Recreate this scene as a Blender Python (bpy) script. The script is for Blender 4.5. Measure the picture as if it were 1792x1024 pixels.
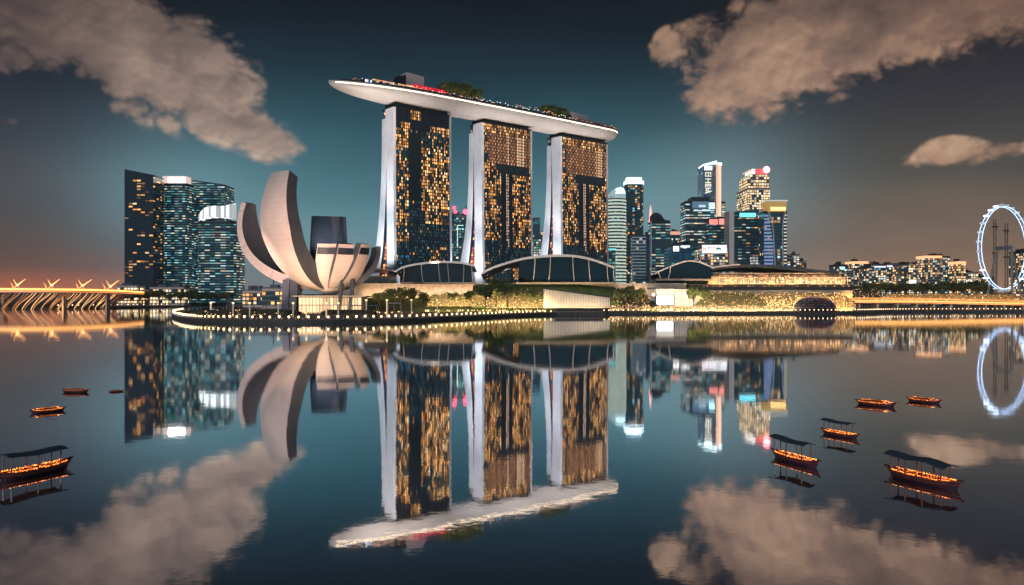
import bpy, math, random
from math import sin, cos, pi, radians as R, sqrt, atan2, asin
from mathutils import Vector, Matrix, noise
random.seed(7)
S = bpy.context.scene
for o in list(bpy.data.objects): bpy.data.objects.remove(o)
COL = S.collection

# ------------------------------------------------------------------ camera
F, CX, HY, CAMZ = 1394.0, 896.0, 526.0, 10.0     # focal length in px of a 1792 px wide frame, horizon row, eye height
cam = bpy.data.objects.new('camera', bpy.data.cameras.new('camera'))
COL.objects.link(cam); S.camera = cam
cam.location = (0, 0, CAMZ); cam.rotation_euler = (R(90), 0, 0)
cam.data.sensor_width = 36; cam.data.lens = 36*F/1792
cam.data.shift_y = (HY-512)/1792
cam.data.clip_start = 0.5; cam.data.clip_end = 30000

# ------------------------------------------------------------------ view + world (night sky with the city's glow and clouds)
S.view_settings.view_transform = 'Standard'; S.view_settings.look = 'None'
S.view_settings.exposure = 0; S.view_settings.gamma = 1
W = bpy.data.worlds.new('World'); S.world = W; W.use_nodes = True
nt = W.node_tree; nt.nodes.clear(); L = nt.links.new
def nd(tree, t, **k):
    n = tree.nodes.new(t)
    for a, b in k.items(): setattr(n, a, b)
    return n
def mth(op, a, b=None, c=None, clamp=False, tree=None):
    tr = tree or nt
    n = tr.nodes.new('ShaderNodeMath'); n.operation = op; n.use_clamp = clamp
    for i, v in enumerate((a, b, c)):
        if v is None: continue
        if isinstance(v, (int, float)): n.inputs[i].default_value = v
        else: tr.links.new(v, n.inputs[i])
    return n.outputs[0]
def sstep(v, a, b):
    n = nt.nodes.new('ShaderNodeMapRange'); n.interpolation_type = 'SMOOTHSTEP'
    L(v, n.inputs[0]); n.inputs[1].default_value = a; n.inputs[2].default_value = b
    return n.outputs[0]
def ramp(v, stops, tree=None):
    tr = tree or nt
    n = tr.nodes.new('ShaderNodeValToRGB'); tr.links.new(v, n.inputs[0])
    e = n.color_ramp.elements
    while len(e) > 1: e.remove(e[-1])
    for i, (p, c) in enumerate(stops):
        q = e[0] if i == 0 else e.new(p)
        q.position = p; q.color = (c[0], c[1], c[2], 1)
    return n.outputs[0]
def lin(r, g, b):   # sRGB 0..255 -> linear
    f = lambda x: (x/255/12.92) if x/255 < .04045 else ((x/255+.055)/1.055)**2.4
    return (f(r), f(g), f(b))
def mixc(f, a, b, mode='MIX'):
    n = nt.nodes.new('ShaderNodeMix'); n.data_type = 'RGBA'; n.blend_type = mode
    for i, v in ((0, f), (6, a), (7, b)):
        if isinstance(v, (int, float)): n.inputs[i].default_value = v
        elif isinstance(v, tuple): n.inputs[i].default_value = (*v, 1)
        else: L(v, n.inputs[i])
    return n.outputs[2]
tc = nd(nt, 'ShaderNodeTexCoord'); sep = nd(nt, 'ShaderNodeSeparateXYZ'); L(tc.outputs['Generated'], sep.inputs[0])
az = mth('MULTIPLY', mth('ARCTAN2', sep.outputs[0], sep.outputs[1]), 180/pi)       # degrees right of north
el = mth('MULTIPLY', mth('ARCSINE', sep.outputs[2]), 180/pi)
ela = mth('DIVIDE', mth('MAXIMUM', el, 0.0), 30.0, clamp=True)
def ep(y): return math.degrees(math.atan((HY-y)/F))/30
cen = ramp(ela, [(0, lin(112,128,132)), (ep(450), lin(104,138,148)), (ep(380), lin(88,134,146)), (ep(300), lin(64,106,118)),
                 (ep(220), lin(42,78,90)), (ep(130), lin(26,49,60)), (ep(60), lin(18,30,40)), (ep(0), lin(12,18,27)), (1, lin(10,14,22))])
lef = ramp(ela, [(0, lin(250,140,70)), (ep(505), lin(192,108,74)), (ep(475), lin(124,84,70)), (ep(430), lin(98,80,74)), (ep(380), lin(80,76,78)), (ep(280), lin(54,56,64)),
                 (ep(180), lin(32,37,47)), (ep(60), lin(18,20,29)), (1, lin(10,10,16))])
rig = ramp(ela, [(0, lin(200,150,108)), (ep(480), lin(170,132,102)), (ep(420), lin(130,108,92)), (ep(330), lin(84,80,74)),
                 (ep(200), lin(51,50,56)), (ep(80), lin(30,28,35)), (1, lin(12,11,16))])
fl = mth('MULTIPLY', sstep(mth('MULTIPLY', az, -1.0), 12.0, 31.0), sstep(mth('MULTIPLY', az, -1.0), 95.0, 50.0))
fr = mth('MULTIPLY', sstep(az, 6.0, 27.0), sstep(az, 95.0, 50.0))
base = mixc(fr, mixc(fl, cen, lef), rig)
# soft unevenness of the high haze
cmb = nd(nt, 'ShaderNodeCombineXYZ'); L(mth('MULTIPLY', az, 0.05), cmb.inputs[0]); L(mth('MULTIPLY', el, 0.13), cmb.inputs[1])
n1 = nd(nt, 'ShaderNodeTexNoise'); n1.inputs['Scale'].default_value = 1.6; n1.inputs['Detail'].default_value = 4; L(cmb.outputs[0], n1.inputs[0])
base = mixc(1.0, base, ramp(n1.outputs[0], [(.3, (.84,.85,.87)), (.7, (1.12,1.12,1.12))]), 'MULTIPLY')
# clouds: a sum of soft ellipses (degrees of azimuth and elevation) broken up by fractal noise
def blob(px, py, sx, sy, rot, amp):
    a0 = math.degrees(math.atan((px-CX)/F)); e0 = math.degrees(math.atan((HY-py)/sqrt(F*F+(px-CX)**2)))
    k = math.degrees(1/F); sx *= k; sy *= k; c, s = cos(R(rot)), sin(R(rot))
    da = mth('SUBTRACT', az, a0); de = mth('SUBTRACT', el, e0)
    u = mth('ADD', mth('MULTIPLY', da, c/sx), mth('MULTIPLY', de, s/sx))
    v = mth('ADD', mth('MULTIPLY', da, -s/sy), mth('MULTIPLY', de, c/sy))
    d2 = mth('ADD', mth('MULTIPLY', u, u), mth('MULTIPLY', v, v))
    return mth('MULTIPLY', mth('EXPONENT', mth('MULTIPLY', d2, -1.0)), amp)
def total(bl):
    t = bl[0]
    for b in bl[1:]: t = mth('ADD', t, b)
    return t
# az/el rotate: positive rot turns the long axis up to the right
cl = total([blob(205, 85, 180, 74, -24, 1.2), blob(335, 100, 95, 58, -30, .8), blob(385, 190, 105, 30, -36, .95), blob(60, 35, 110, 60, -10, .75), blob(20, 100, 50, 24, 0, .45), blob(470, 238, 55, 22, -25, .62), blob(50, 214, 50, 11, 0, .32)])
cr = total([blob(1335, 96, 110, 68, 32, 1.2), blob(1500, 35, 200, 76, 18, 1.2), blob(1740, 0, 190, 62, 12, .9), blob(1290, 140, 58, 38, 20, .65), blob(1168, 80, 34, 26, 35, .8), blob(1222, 48, 22, 22, 0, .4)])
cs = total([blob(1652, 266, 48, 22, 4, .85), blob(1760, 262, 110, 15, 5, .6)])
field = mth('ADD', mth('ADD', cl, cr), cs)
cmb2 = nd(nt, 'ShaderNodeCombineXYZ'); L(mth('MULTIPLY', az, 0.115), cmb2.inputs[0]); L(mth('MULTIPLY', el, 0.15), cmb2.inputs[1]); cmb2.inputs[2].default_value = 3.7
def fbm(off, det=7, sc=2.3):
    va = nd(nt, 'ShaderNodeVectorMath', operation='ADD'); L(cmb2.outputs[0], va.inputs[0]); va.inputs[1].default_value = off
    n = nd(nt, 'ShaderNodeTexNoise'); n.inputs['Scale'].default_value = sc; n.inputs['Detail'].default_value = det
    n.inputs['Roughness'].default_value = .52; n.inputs['Distortion'].default_value = .25; L(va.outputs[0], n.inputs[0]); return n.outputs[0]
na = fbm((0, 0, 0)); nb = fbm((0.06, -.11, 0), 7)
nlow = fbm((5, 2, 0), 2, 1.1)
def billow(off):                                                           # rounded cauliflower puffs: folded noise in three octaves
    t_ = None
    for sc, am in ((3.4, .5), (7.3, .3), (15.5, .17)):
        va = nd(nt, 'ShaderNodeVectorMath', operation='ADD'); L(cmb2.outputs[0], va.inputs[0]); va.inputs[1].default_value = off
        n = nd(nt, 'ShaderNodeTexNoise'); n.inputs['Scale'].default_value = sc; n.inputs['Detail'].default_value = 0; n.inputs['Distortion'].default_value = .35; L(va.outputs[0], n.inputs[0])
        q = mth('MULTIPLY', mth('ABSOLUTE', mth('SUBTRACT', n.outputs[0], .5)), am*4)
        t_ = q if t_ is None else mth('ADD', t_, q)
    return t_
ba = billow((0, 0, 0)); bb = billow((.025, -.045, 0))
def halo(px, py, sx, sy, c, k):
    return mixc(blob(px, py, sx, sy, 0, k), (0, 0, 0), c)
for h_ in (halo(320, 350, 150, 110, lin(92,134,144), .75), halo(1120, 370, 130, 100, lin(104,136,142), .5), halo(1290, 340, 110, 100, lin(110,130,134), .55), halo(560, 440, 160, 70, lin(110,140,148), .45)):
    base = mixc(1.0, base, h_, 'ADD') if False else mixc(1.0, base, h_, 'SCREEN')
brk = mth('ADD', mth('MULTIPLY', mth('SUBTRACT', na, 0.5), 2.0), mth('ADD', mth('MULTIPLY', ba, .75), mth('MULTIPLY', mth('SUBTRACT', nlow, .5), 1.5)))
dens = mth('ADD', mth('MULTIPLY', field, 1.2), mth('MULTIPLY', mth('SUBTRACT', brk, .25), sstep(field, .08, .4)))
mask = sstep(dens, .34, 1.12)
edge = mth('ADD', mth('MULTIPLY', mth('SUBTRACT', nb, na), .7), mth('MULTIPLY', mth('SUBTRACT', bb, ba), .16))                       # lower flanks catch the city's light
depth = sstep(dens, .5, 1.5)
lt = mth('ADD', mth('ADD', mth('MULTIPLY', mth('SUBTRACT', na, .5), .45), mth('MULTIPLY', edge, -1.0)), mth('MULTIPLY', mth('SUBTRACT', nlow, .25), 1.0))
lt = mth('ADD', lt, mth('MULTIPLY', mth('SUBTRACT', .80, ela), .9), clamp=True)
cwl = ramp(lt, [(0, lin(92,82,82)), (.4, lin(140,118,108)), (.75, lin(184,156,138)), (1, lin(222,192,168))])
cwr = ramp(lt, [(0, lin(98,82,76)), (.4, lin(156,124,106)), (.75, lin(210,168,138)), (1, lin(240,202,170))])
ccol = mixc(sstep(az, -5.0, 5.0), cwl, cwr)
vig = sstep(ela, .40, .74)
ccol = mixc(mth('MULTIPLY', vig, .55), ccol, base)
far = mth('MULTIPLY', sstep(az, 22.0, 34.0), .45); ccol = mixc(far, ccol, lin(92,62,52))
farl = mth('MULTIPLY', sstep(mth('MULTIPLY', az, -1.0), 24.0, 34.0), .6); ccol = mixc(farl, ccol, lin(52,42,46))
sky = mixc(mth('MULTIPLY', mask, .84), base, ccol)
bg = nd(nt, 'ShaderNodeBackground'); L(sky, bg.inputs[0]); bg.inputs[1].default_value = 1.12
L(bg.outputs[0], nd(nt, 'ShaderNodeOutputWorld').inputs[0])

# ------------------------------------------------------------------ added directional fill light, low and cool from behind the camera's left
sun = bpy.data.objects.new('moon_light', bpy.data.lights.new('moon_light', 'SUN')); COL.objects.link(sun)
sun.data.energy = 1.2; sun.data.angle = R(1.5); sun.data.color = (.86, .9, 1)
sun.rotation_euler = Vector((0.24, 0.94, -0.25)).to_track_quat('-Z', 'Y').to_euler()

# ------------------------------------------------------------------ helpers
def P(px, py, d): return Vector(((px-CX)/F*d, d, CAMZ+(HY-py)/F*d))
def XG(px, d): return (px-CX)/F*d
def ZG(py, d): return CAMZ+(HY-py)/F*d
def dw(py): return CAMZ*F/(py-HY)          # distance of a water-level point seen at row py
def tag(o, label=None, cat=None, group=None, kind=None):
    for k, v in (('label', label), ('category', cat), ('group', group), ('kind', kind)):
        if v: o[k] = v
    return o
def empty(name, loc, label, cat, group=None, rz=0):
    o = bpy.data.objects.new(name, None); o.empty_display_size = .5; COL.objects.link(o)
    o.location = loc; o.rotation_euler = (0, 0, rz); return tag(o, label, cat, group)
class MB:
    def __init__(s): s.v = []; s.f = []; s.m = []; s.c = []; s.any = False
    def add(s, vs, fs, m=0, c=None):
        n = len(s.v); s.v += [tuple(p) for p in vs]
        for f in fs:
            s.f.append([i+n for i in f]); s.m.append(m); s.c.append(c)
        if c: s.any = True
        return s
    def quad(s, a, b, c, d, m=0, col=None): return s.add((a, b, c, d), ((0, 1, 2, 3),), m, col)
    def box(s, x0, y0, z0, x1, y1, z1, m=0, c=None, rz=0, org=None):
        vs = [Vector((x, y, z)) for z in (z0, z1) for (x, y) in ((x0, y0), (x1, y0), (x1, y1), (x0, y1))]
        if rz or org is not None:
            M = Matrix.Rotation(rz, 3, 'Z'); o = Vector(org or (0, 0, 0)); vs = [M @ p + o for p in vs]
        return s.add(vs, ((3,2,1,0),(4,5,6,7),(0,1,5,4),(1,2,6,5),(2,3,7,6),(3,0,4,7)), m, c)
    def prism(s, pts, z0, z1, m=0, c=None, capm=None):     # pts CCW xy; z0, z1 number or function(x,y)
        n = len(pts); g = lambda z, p: z(*p) if callable(z) else z
        s.add([(p[0], p[1], g(z0, p)) for p in pts]+[(p[0], p[1], g(z1, p)) for p in pts],
              [(i, (i+1) % n, n+(i+1) % n, n+i) for i in range(n)], m, c)
        s.add([(p[0], p[1], g(z1, p)) for p in pts], [tuple(range(n))], m if capm is None else capm, c)
        s.add([(p[0], p[1], g(z0, p)) for p in pts], [tuple(reversed(range(n)))], m, c); return s
    def ext(s, pts, y0, y1, m=0, c=None):                  # outline in x,z pushed from y0 to y1
        n = len(pts)
        s.add([(p[0], y0, p[1]) for p in pts]+[(p[0], y1, p[1]) for p in pts],
              [tuple(range(n)), tuple(range(2*n-1, n-1, -1))]+[(i, n+i, n+(i+1) % n, (i+1) % n) for i in range(n)], m, c); return s
    def tube(s, path, r, m=0, c=None, n=6, closed=False):
        path = [Vector(p) for p in path]; k = len(path); rings = []
        for i, p in enumerate(path):
            a = path[(i-1) % k] if (closed or i) else path[0]; b = path[(i+1) % k] if (closed or i < k-1) else path[-1]
            t = (b-a).normalized(); u = t.cross(Vector((0, 0, 1)))
            if u.length < .01: u = t.cross(Vector((1, 0, 0)))
            u.normalize(); w = u.cross(t); rr = r(i/(k-1)) if callable(r) else r
            rings.append([p+u*cos(2*pi*j/n)*rr+w*sin(2*pi*j/n)*rr for j in range(n)])
        s.loft(rings, m, c, closed=closed); return s
    def loft(s, rings, m=0, c=None, closed=False, caps=True, ring_closed=True):
        k = len(rings); n = len(rings[0]); vs = [p for r in rings for p in r]; fs = []
        for i in range(k if closed else k-1):
            for j in range(n if ring_closed else n-1):
                a = i*n+j; b = i*n+(j+1) % n; i2 = (i+1) % k
                fs.append((a, b, i2*n+(j+1) % n, i2*n+j))
        if caps and not closed and ring_closed: fs += [tuple(reversed(range(n))), tuple(range((k-1)*n, k*n))]
        return s.add(vs, fs, m, c)
    def grid(s, fn, us, vs, colf, m=0):                    # one connected sheet of cells
        n = len(s.v); nu = len(us); s.v += [tuple(fn(u, v)) for v in vs for u in us]
        for j in range(len(vs)-1):
            for i in range(nu-1):
                c = colf(i, j)
                if c is None: continue
                a = n+j*nu+i; s.f.append([a, a+1, a+nu+1, a+nu]); s.m.append(m); s.c.append(c)
        s.any = True; return s
    def ball(s, p, r, m=0, c=None, n=8, k=5, sz=1):
        p = Vector(p)
        rings = [[p+Vector((r*sin(pi*(i+.01)/(k+.02))*cos(2*pi*j/n), r*sin(pi*(i+.01)/(k+.02))*sin(2*pi*j/n), -r*sz*cos(pi*(i+.01)/(k+.02)))) for j in range(n)] for i in range(k+1)]
        return s.loft(rings, m, c)
    def build(s, name, mats, parent=None, smooth=False, kind=None):
        me = bpy.data.meshes.new(name); me.from_pydata(s.v, [], s.f)
        for mt in (mats if isinstance(mats, (list, tuple)) else [mats]): me.materials.append(mt)
        me.polygons.foreach_set('material_index', s.m)
        if smooth: me.polygons.foreach_set('use_smooth', [True]*len(s.f))
        if s.any:
            at = me.color_attributes.new('lit', 'FLOAT_COLOR', 'CORNER'); d = []
            for p, c in zip(s.f, s.c):
                c = c or (0, 0, 0); d += [c[0], c[1], c[2], 1]*len(p)
            at.data.foreach_set('color', d)
        me.update()
        o = bpy.data.objects.new(name, me); COL.objects.link(o)
        if parent: o.parent = parent; o.matrix_parent_inverse = Matrix.Identity(4)
        if kind: o['kind'] = kind
        return o
def recenter(root, *parts):
    """parts were modelled in world space: keep them there under a root that stands at its base"""
    M = root.rotation_euler.to_matrix().to_4x4(); M.translation = root.location; Mi = M.inverted()
    done = set()
    for p in parts:
        if p.data.name not in done: p.data.transform(Mi); done.add(p.data.name)
def kids(o): return [c for c in bpy.data.objects if c.parent == o]
def copy_tree(o, parent=None, cache={}):
    c = o.copy(); COL.objects.link(c)
    if parent: c.parent = parent
    if o.name not in cache: cache[o.name] = kids(o)
    for ch in cache[o.name]: copy_tree(ch, c)
    return c

# ------------------------------------------------------------------ materials
def mat(name, col, rough=.6, metal=0, noise_s=0, noise_a=.25, emit=None, es=0, attr=False, bump=0, ior=None, sample=False, coat=0):
    m = bpy.data.materials.new(name); m.use_nodes = True; t = m.node_tree; b = t.nodes['Principled BSDF']
    b.inputs['Base Color'].default_value = (*col, 1); b.inputs['Roughness'].default_value = rough; b.inputs['Metallic'].default_value = metal
    if ior: b.inputs['IOR'].default_value = ior
    if coat: b.inputs['Coat Weight'].default_value = coat
    if noise_s:
        g = t.nodes.new('ShaderNodeTexCoord'); n = t.nodes.new('ShaderNodeTexNoise'); n.inputs['Scale'].default_value = noise_s; n.inputs['Detail'].default_value = 6
        t.links.new(g.outputs['Object'], n.inputs[0])
        r = t.nodes.new('ShaderNodeValToRGB'); t.links.new(n.outputs[0], r.inputs[0]); e = r.color_ramp.elements
        e[0].position = .3; e[1].position = .7; e[0].color = (*[c*(1-noise_a) for c in col], 1); e[1].color = (*[min(1, c*(1+noise_a)) for c in col], 1)
        t.links.new(r.outputs[0], b.inputs['Base Color'])
        if bump:
            bp = t.nodes.new('ShaderNodeBump'); bp.inputs['Strength'].default_value = bump; t.links.new(n.outputs[0], bp.inputs['Height']); t.links.new(bp.outputs[0], b.inputs['Normal'])
    if attr:
        a = t.nodes.new('ShaderNodeVertexColor'); a.layer_name = 'lit'; t.links.new(a.outputs[0], b.inputs['Emission Color']); b.inputs['Emission Strength'].default_value = es or 1
    elif emit:
        b.inputs['Emission Color'].default_value = (*emit, 1); b.inputs['Emission Strength'].default_value = es
    if (attr or emit) and not sample: m.cycles.emission_sampling = 'NONE'
    return m
M = {}
M['glass'] = mat('window_glass', (.012, .02, .03), .12, attr=True, ior=1.38)
M['body'] = mat('dark_cladding', (.014, .02, .027), .6, noise_s=.15)
M['body'].node_tree.nodes['Principled BSDF'].inputs['Specular IOR Level'].default_value = .25
M['band'] = mat('floor_band_metal', (.10, .13, .16), .35, .3, noise_s=.2)
M['bandw'] = mat('pale_floor_band', (.55, .58, .6), .5, noise_s=.2, noise_a=.12)
M['white'] = mat('white_cladding', (.72, .72, .75), .5, noise_s=.06, noise_a=.16)
M['concrete'] = mat('pale_concrete', (.38, .35, .31), .75, noise_s=.3, noise_a=.2)
M['stone'] = mat('plaza_stone', (.30, .25, .20), .8, noise_s=.35, noise_a=.25)
M['dark'] = mat('dark_metal', (.03, .035, .045), .4, .6, noise_s=.6)
M['steel'] = mat('pale_steel', (.45, .47, .5), .35, .7, noise_s=.5, noise_a=.1)
M['lit'] = mat('lamp_glow', (.1, .1, .1), .5, attr=True)
M['seawall'] = mat('dark_sea_wall', (.05, .045, .04), .7, noise_s=.6, noise_a=.4)
M['bark'] = mat('tree_bark', (.06, .045, .03), .9, noise_s=2)
# ------------------------------------------------------------------ water
wm = bpy.data.materials.new('still_bay_water'); wm.use_nodes = True; t = wm.node_tree; t.nodes.clear()
out = nd(t, 'ShaderNodeOutputMaterial'); gl = nd(t, 'ShaderNodeBsdfAnisotropic' if False else 'ShaderNodeBsdfGlossy'); df = nd(t, 'ShaderNodeBsdfDiffuse'); mx = nd(t, 'ShaderNodeMixShader')
gl.inputs['Color'].default_value = (.93, .96, 1.0, 1); gl.inputs['Roughness'].default_value = .03
df.inputs['Color'].default_value = (.006, .014, .022, 1)
fn = nd(t, 'ShaderNodeFresnel'); fn.inputs[0].default_value = 2.6
rr = nd(t, 'ShaderNodeMapRange'); t.links.new(fn.outputs[0], rr.inputs[0]); rr.inputs[1].default_value = .15; rr.inputs[2].default_value = .75; rr.inputs[3].default_value = .86; rr.inputs[4].default_value = .97
t.links.new(rr.outputs[0], mx.inputs[0]); t.links.new(df.outputs[0], mx.inputs[1]); t.links.new(gl.outputs[0], mx.inputs[2]); t.links.new(mx.outputs[0], out.inputs[0])
g = nd(t, 'ShaderNodeTexCoord'); heights = []
for sc, det, amp in (((.5, .5, 1), 2, .010), ((.05, .05, 1), 2, .045), ((3.0, 3.0, 1), 2, .0024)):
    mp = nd(t, 'ShaderNodeMapping'); mp.inputs['Scale'].default_value = sc; t.links.new(g.outputs['Object'], mp.inputs[0])
    n = nd(t, 'ShaderNodeTexNoise'); n.inputs['Scale'].default_value = 1; n.inputs['Detail'].default_value = det; t.links.new(mp.outputs[0], n.inputs[0])
    heights.append(mth('MULTIPLY', n.outputs[0], amp, tree=t))
h = mth('ADD', mth('ADD', heights[0], heights[1], tree=t), heights[2], tree=t)
bp = nd(t, 'ShaderNodeBump'); bp.inputs['Distance'].default_value = 1; bp.inputs['Strength'].default_value = .33; t.links.new(h, bp.inputs['Height']); t.links.new(bp.outputs[0], gl.inputs['Normal'])
MB().add([(-8800, -450, 0), (8800, -450, 0), (8800, 7400, 0), (-8800, 7400, 0)], [(0, 1, 2, 3)]).build('water', wm, kind='structure')

# ------------------------------------------------------------------ land
M['ground'] = mat('night_ground', (.055, .05, .04), .9, noise_s=.05, noise_a=.4)
M['grass'] = mat('lawn', (.05, .085, .025), .95, noise_s=.25, noise_a=.5)
M['paving'] = mat('promenade_paving', (.20, .17, .14), .8, noise_s=.5, noise_a=.25)
# promenade: waterline read off the photo, rounded tip at left
wl = [(318, 546), (303, 549.5), (300, 553), (306, 557), (325, 561.5), (370, 564.5), (450, 566), (560, 566), (680, 564), (760, 561), (840, 557), (900, 554), (960, 551.8), (1060, 550.6), (1150, 550.4), (1300, 550), (1480, 549.5), (1560, 547.6), (1640, 547), (1792, 547), (1960, 548)]
edge = [(XG(x, dw(y)), dw(y)) for x, y in wl]
def smooth_path(pts, n=5):
    o = []
    for i in range(len(pts)-1):
        p = [Vector(pts[max(0, min(len(pts)-1, j))]) for j in (i-1, i, i+1, i+2)]
        for k in range(n):
            u = k/n; o.append(.5*((2*p[1])+(p[2]-p[0])*u+(2*p[0]-5*p[1]+4*p[2]-p[3])*u*u+(3*p[1]-p[0]-3*p[2]+p[3])*u**3))
    o.append(Vector(pts[-1])); return [tuple(q) for q in o]
edge = smooth_path(edge)
back = [(700, 1250), (700, 7000), (-330, 7000), (-330, 1150), (-255, 700)]
MB().prism(edge+back, -2, 1.6, 0, capm=1).build('promenade', [M['seawall'], M['paving']], kind='structure')
# far shore at the left and far land
le = [(-900, dw(541.5)), (XG(0, dw(541.2)), dw(541.2)), (XG(100, dw(541)), dw(541)), (XG(200, dw(540)), dw(540)), (XG(300, dw(537.5)), dw(537.5)), (XG(330, dw(536)), dw(536))]
MB().prism([(-2600, 935)]+le[1:]+[(-330.5, 1500), (-330.5, 7000), (-6000, 7000)], -2, 2.0, 0, capm=1).build('left_shore', [M['seawall'], M['ground']], kind='structure')
MB().prism([(700.5, 800), (2500, 700), (7000, 7000), (700.5, 7000)], -2, 1.9, 0, capm=1).build('right_shore', [M['seawall'], M['ground']], kind='structure')
hl = MB(); ridge = []
for i in range(60):
    a = -60+i*2.03; x = i/59
    ridge.append((4200*math.tan(R(-42+84*x)), 55+45*noise.noise(Vector((x*9, 0, 3)))+22*noise.noise(Vector((x*33, 1, 3)))))
for i in range(59):
    (x0, z0), (x1, z1) = ridge[i], ridge[i+1]
    hl.quad((x0, 5000, 0), (x1, 5000, 0), (x1, 5400, z1), (x0, 5400, z0)); hl.quad((x0, 5400, z0), (x1, 5400, z1), (x1, 6200, 0), (x0, 6200, 0))
hl.build('hills', mat('far_hills', (.05, .055, .05), 1, noise_s=.003), kind='structure')
# raised ground behind the waterfront: terrace and lawn slope
def strip(name, rows, m, kind='structure'):
    b = MB(); b.loft([[Vector(p) for p in r] for r in rows], ring_closed=False, caps=False); return b.build(name, m, kind=kind)
xs = [-135+i*10.0 for i in range(26)]
def nz(x, y, a=.8): return a*noise.noise(Vector((x*.06, y*.06, 0)))
strip('lawn', [[(x, y, z+nz(x, y)) for x in xs] for y, z in ((612, 1.2), (622, 4), (632, 7.2), (641, 10), (648, 12.5))], M['grass'])
MB().box(-150, 651, 1.62, XG(1491, 651), 900, 21.5).build('podium_ground', M['ground'], kind='structure')

# ------------------------------------------------------------------ hotel towers with the boat-shaped deck
U = Vector((0.777, 0.631, 0)).normalized(); Wv = Vector((-U.y, U.x, 0)); O = Vector((XG(575, 655), 655, 0))-Wv*10
def fr_(s, w, z): return O+U*s+Wv*w+Vector((0, 0, z))
def s_at(px, w=0):
    lo, hi = 0, 420
    for _ in range(40):
        m_ = (lo+hi)/2; p = fr_(m_, w, 0)
        if CX+F*p.x/p.y < px: lo = m_
        else: hi = m_
    return lo
WARM = [(1, .43, .11), (1, .54, .19), (1, .34, .07), (1, .64, .32), (1, .47, .14), (1, .40, .09)]
def warm(k=1):
    c = random.choice(WARM); e = k*random.choice((.14, .3, .6, .9, 1.3, 2.0)); return (c[0]*e, c[1]*e, c[2]*e)
def lit_tower(kind):
    def fn(u, v, i, j):
        q = random.random(); n = noise.noise(Vector((u*8+kind*9, v*16, kind)))*1.0
        tq = random.random()**3; teal = (.006+.05*tq*(v < .5), .014+.12*tq, .024+.13*tq)
        if kind == 0:
            if v > .955: return warm(1.1) if .28 < u < .48 else (.004, .006, .012)
            if v > .90: return warm(1) if (.1 < u < .26 and v < .94) or (u > .62 and v < .93) else (.006, .01, .022)
            if u < .07: return warm(1) if q < (.6 if v > .3 else .4) else teal
            if u < .24: return warm(1.2) if v > .34 and q < .62+n else ((.05, .25, .5) if q < .06 else teal)
            if u < .46: return warm(.6) if q < .04 else (.006, .012, .016) if v > .55 else teal
            if u < .53: return warm(.9) if .5 < v < .86 and q < .78 else teal
            if v > .82: return warm(1.0) if q < .3+n*.5 else teal
            if v > .44:
                if q < .76+n*.8: c = warm(1.5); return (c[0], c[1]*1.15, c[2]*1.6) if q < .22 else c
                return (.05, .05, .045) if q < .8 else teal
            if .62 < u < .95 and v < .33: return warm(.85) if q < .55+n else teal
            return warm(.5) if q < .05 else teal
        if v > .955: return warm(1.3) if q < .85 and u < .95 else warm(.4)
        if v > .79:
            if .70 < u < .88 and kind == 1 or .76 < u < .9 and kind == 2: return (1.5*random.uniform(.8, 1.1), .85, .45)
            if abs(u-.52) < .03 and kind == 1: return (1.6, 1.0, .65)
            if u < .1: return warm(.9) if q < .5 else teal
            e = random.uniform(.45, 1.3) * (.35 if (i+j) % 2 else 1); return (e, e*.42, e*.16)
        if v > .745 and (.3 < u < .98): return (.012, .02, .022)
        if v > .37 - (.03 if u > .5 else 0):
            if .36 < u < .60:
                if abs(u-.50) < .025: return (1.0, .62+.15*kind*0, .42) if q < .85 else (.3, .15, .08)
                return (.005, .012, .016)
            if q < .66+n*.9: return warm(1.1 if u < .6 else 1.3)
            return (.02, .018, .02) if q < .8 else teal
        if v < .27 and .6 < u < .84: return warm(.8) if q < .62+n else teal
        if u < .16 and v < .3: return warm(.75) if q < .42 else teal
        return warm(.5) if q < .04 else teal
    return fn
ZT = 176.0
def wf(z): return -2.5*(1-z/ZT)**2
def wq(z): return 11.2+3*(z/ZT)**3
def wr0(z): t_ = 1-z/ZT; return 15.8+24*t_**3.6
def wr1(z): t_ = 1-z/ZT; return 22.5+36*t_**3.0
M['mull'] = mat('facade_fins', (.05, .06, .075), .35, .5)
M['atrium'] = mat('atrium_glass', (.02, .02, .03), .2, attr=True)
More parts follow.
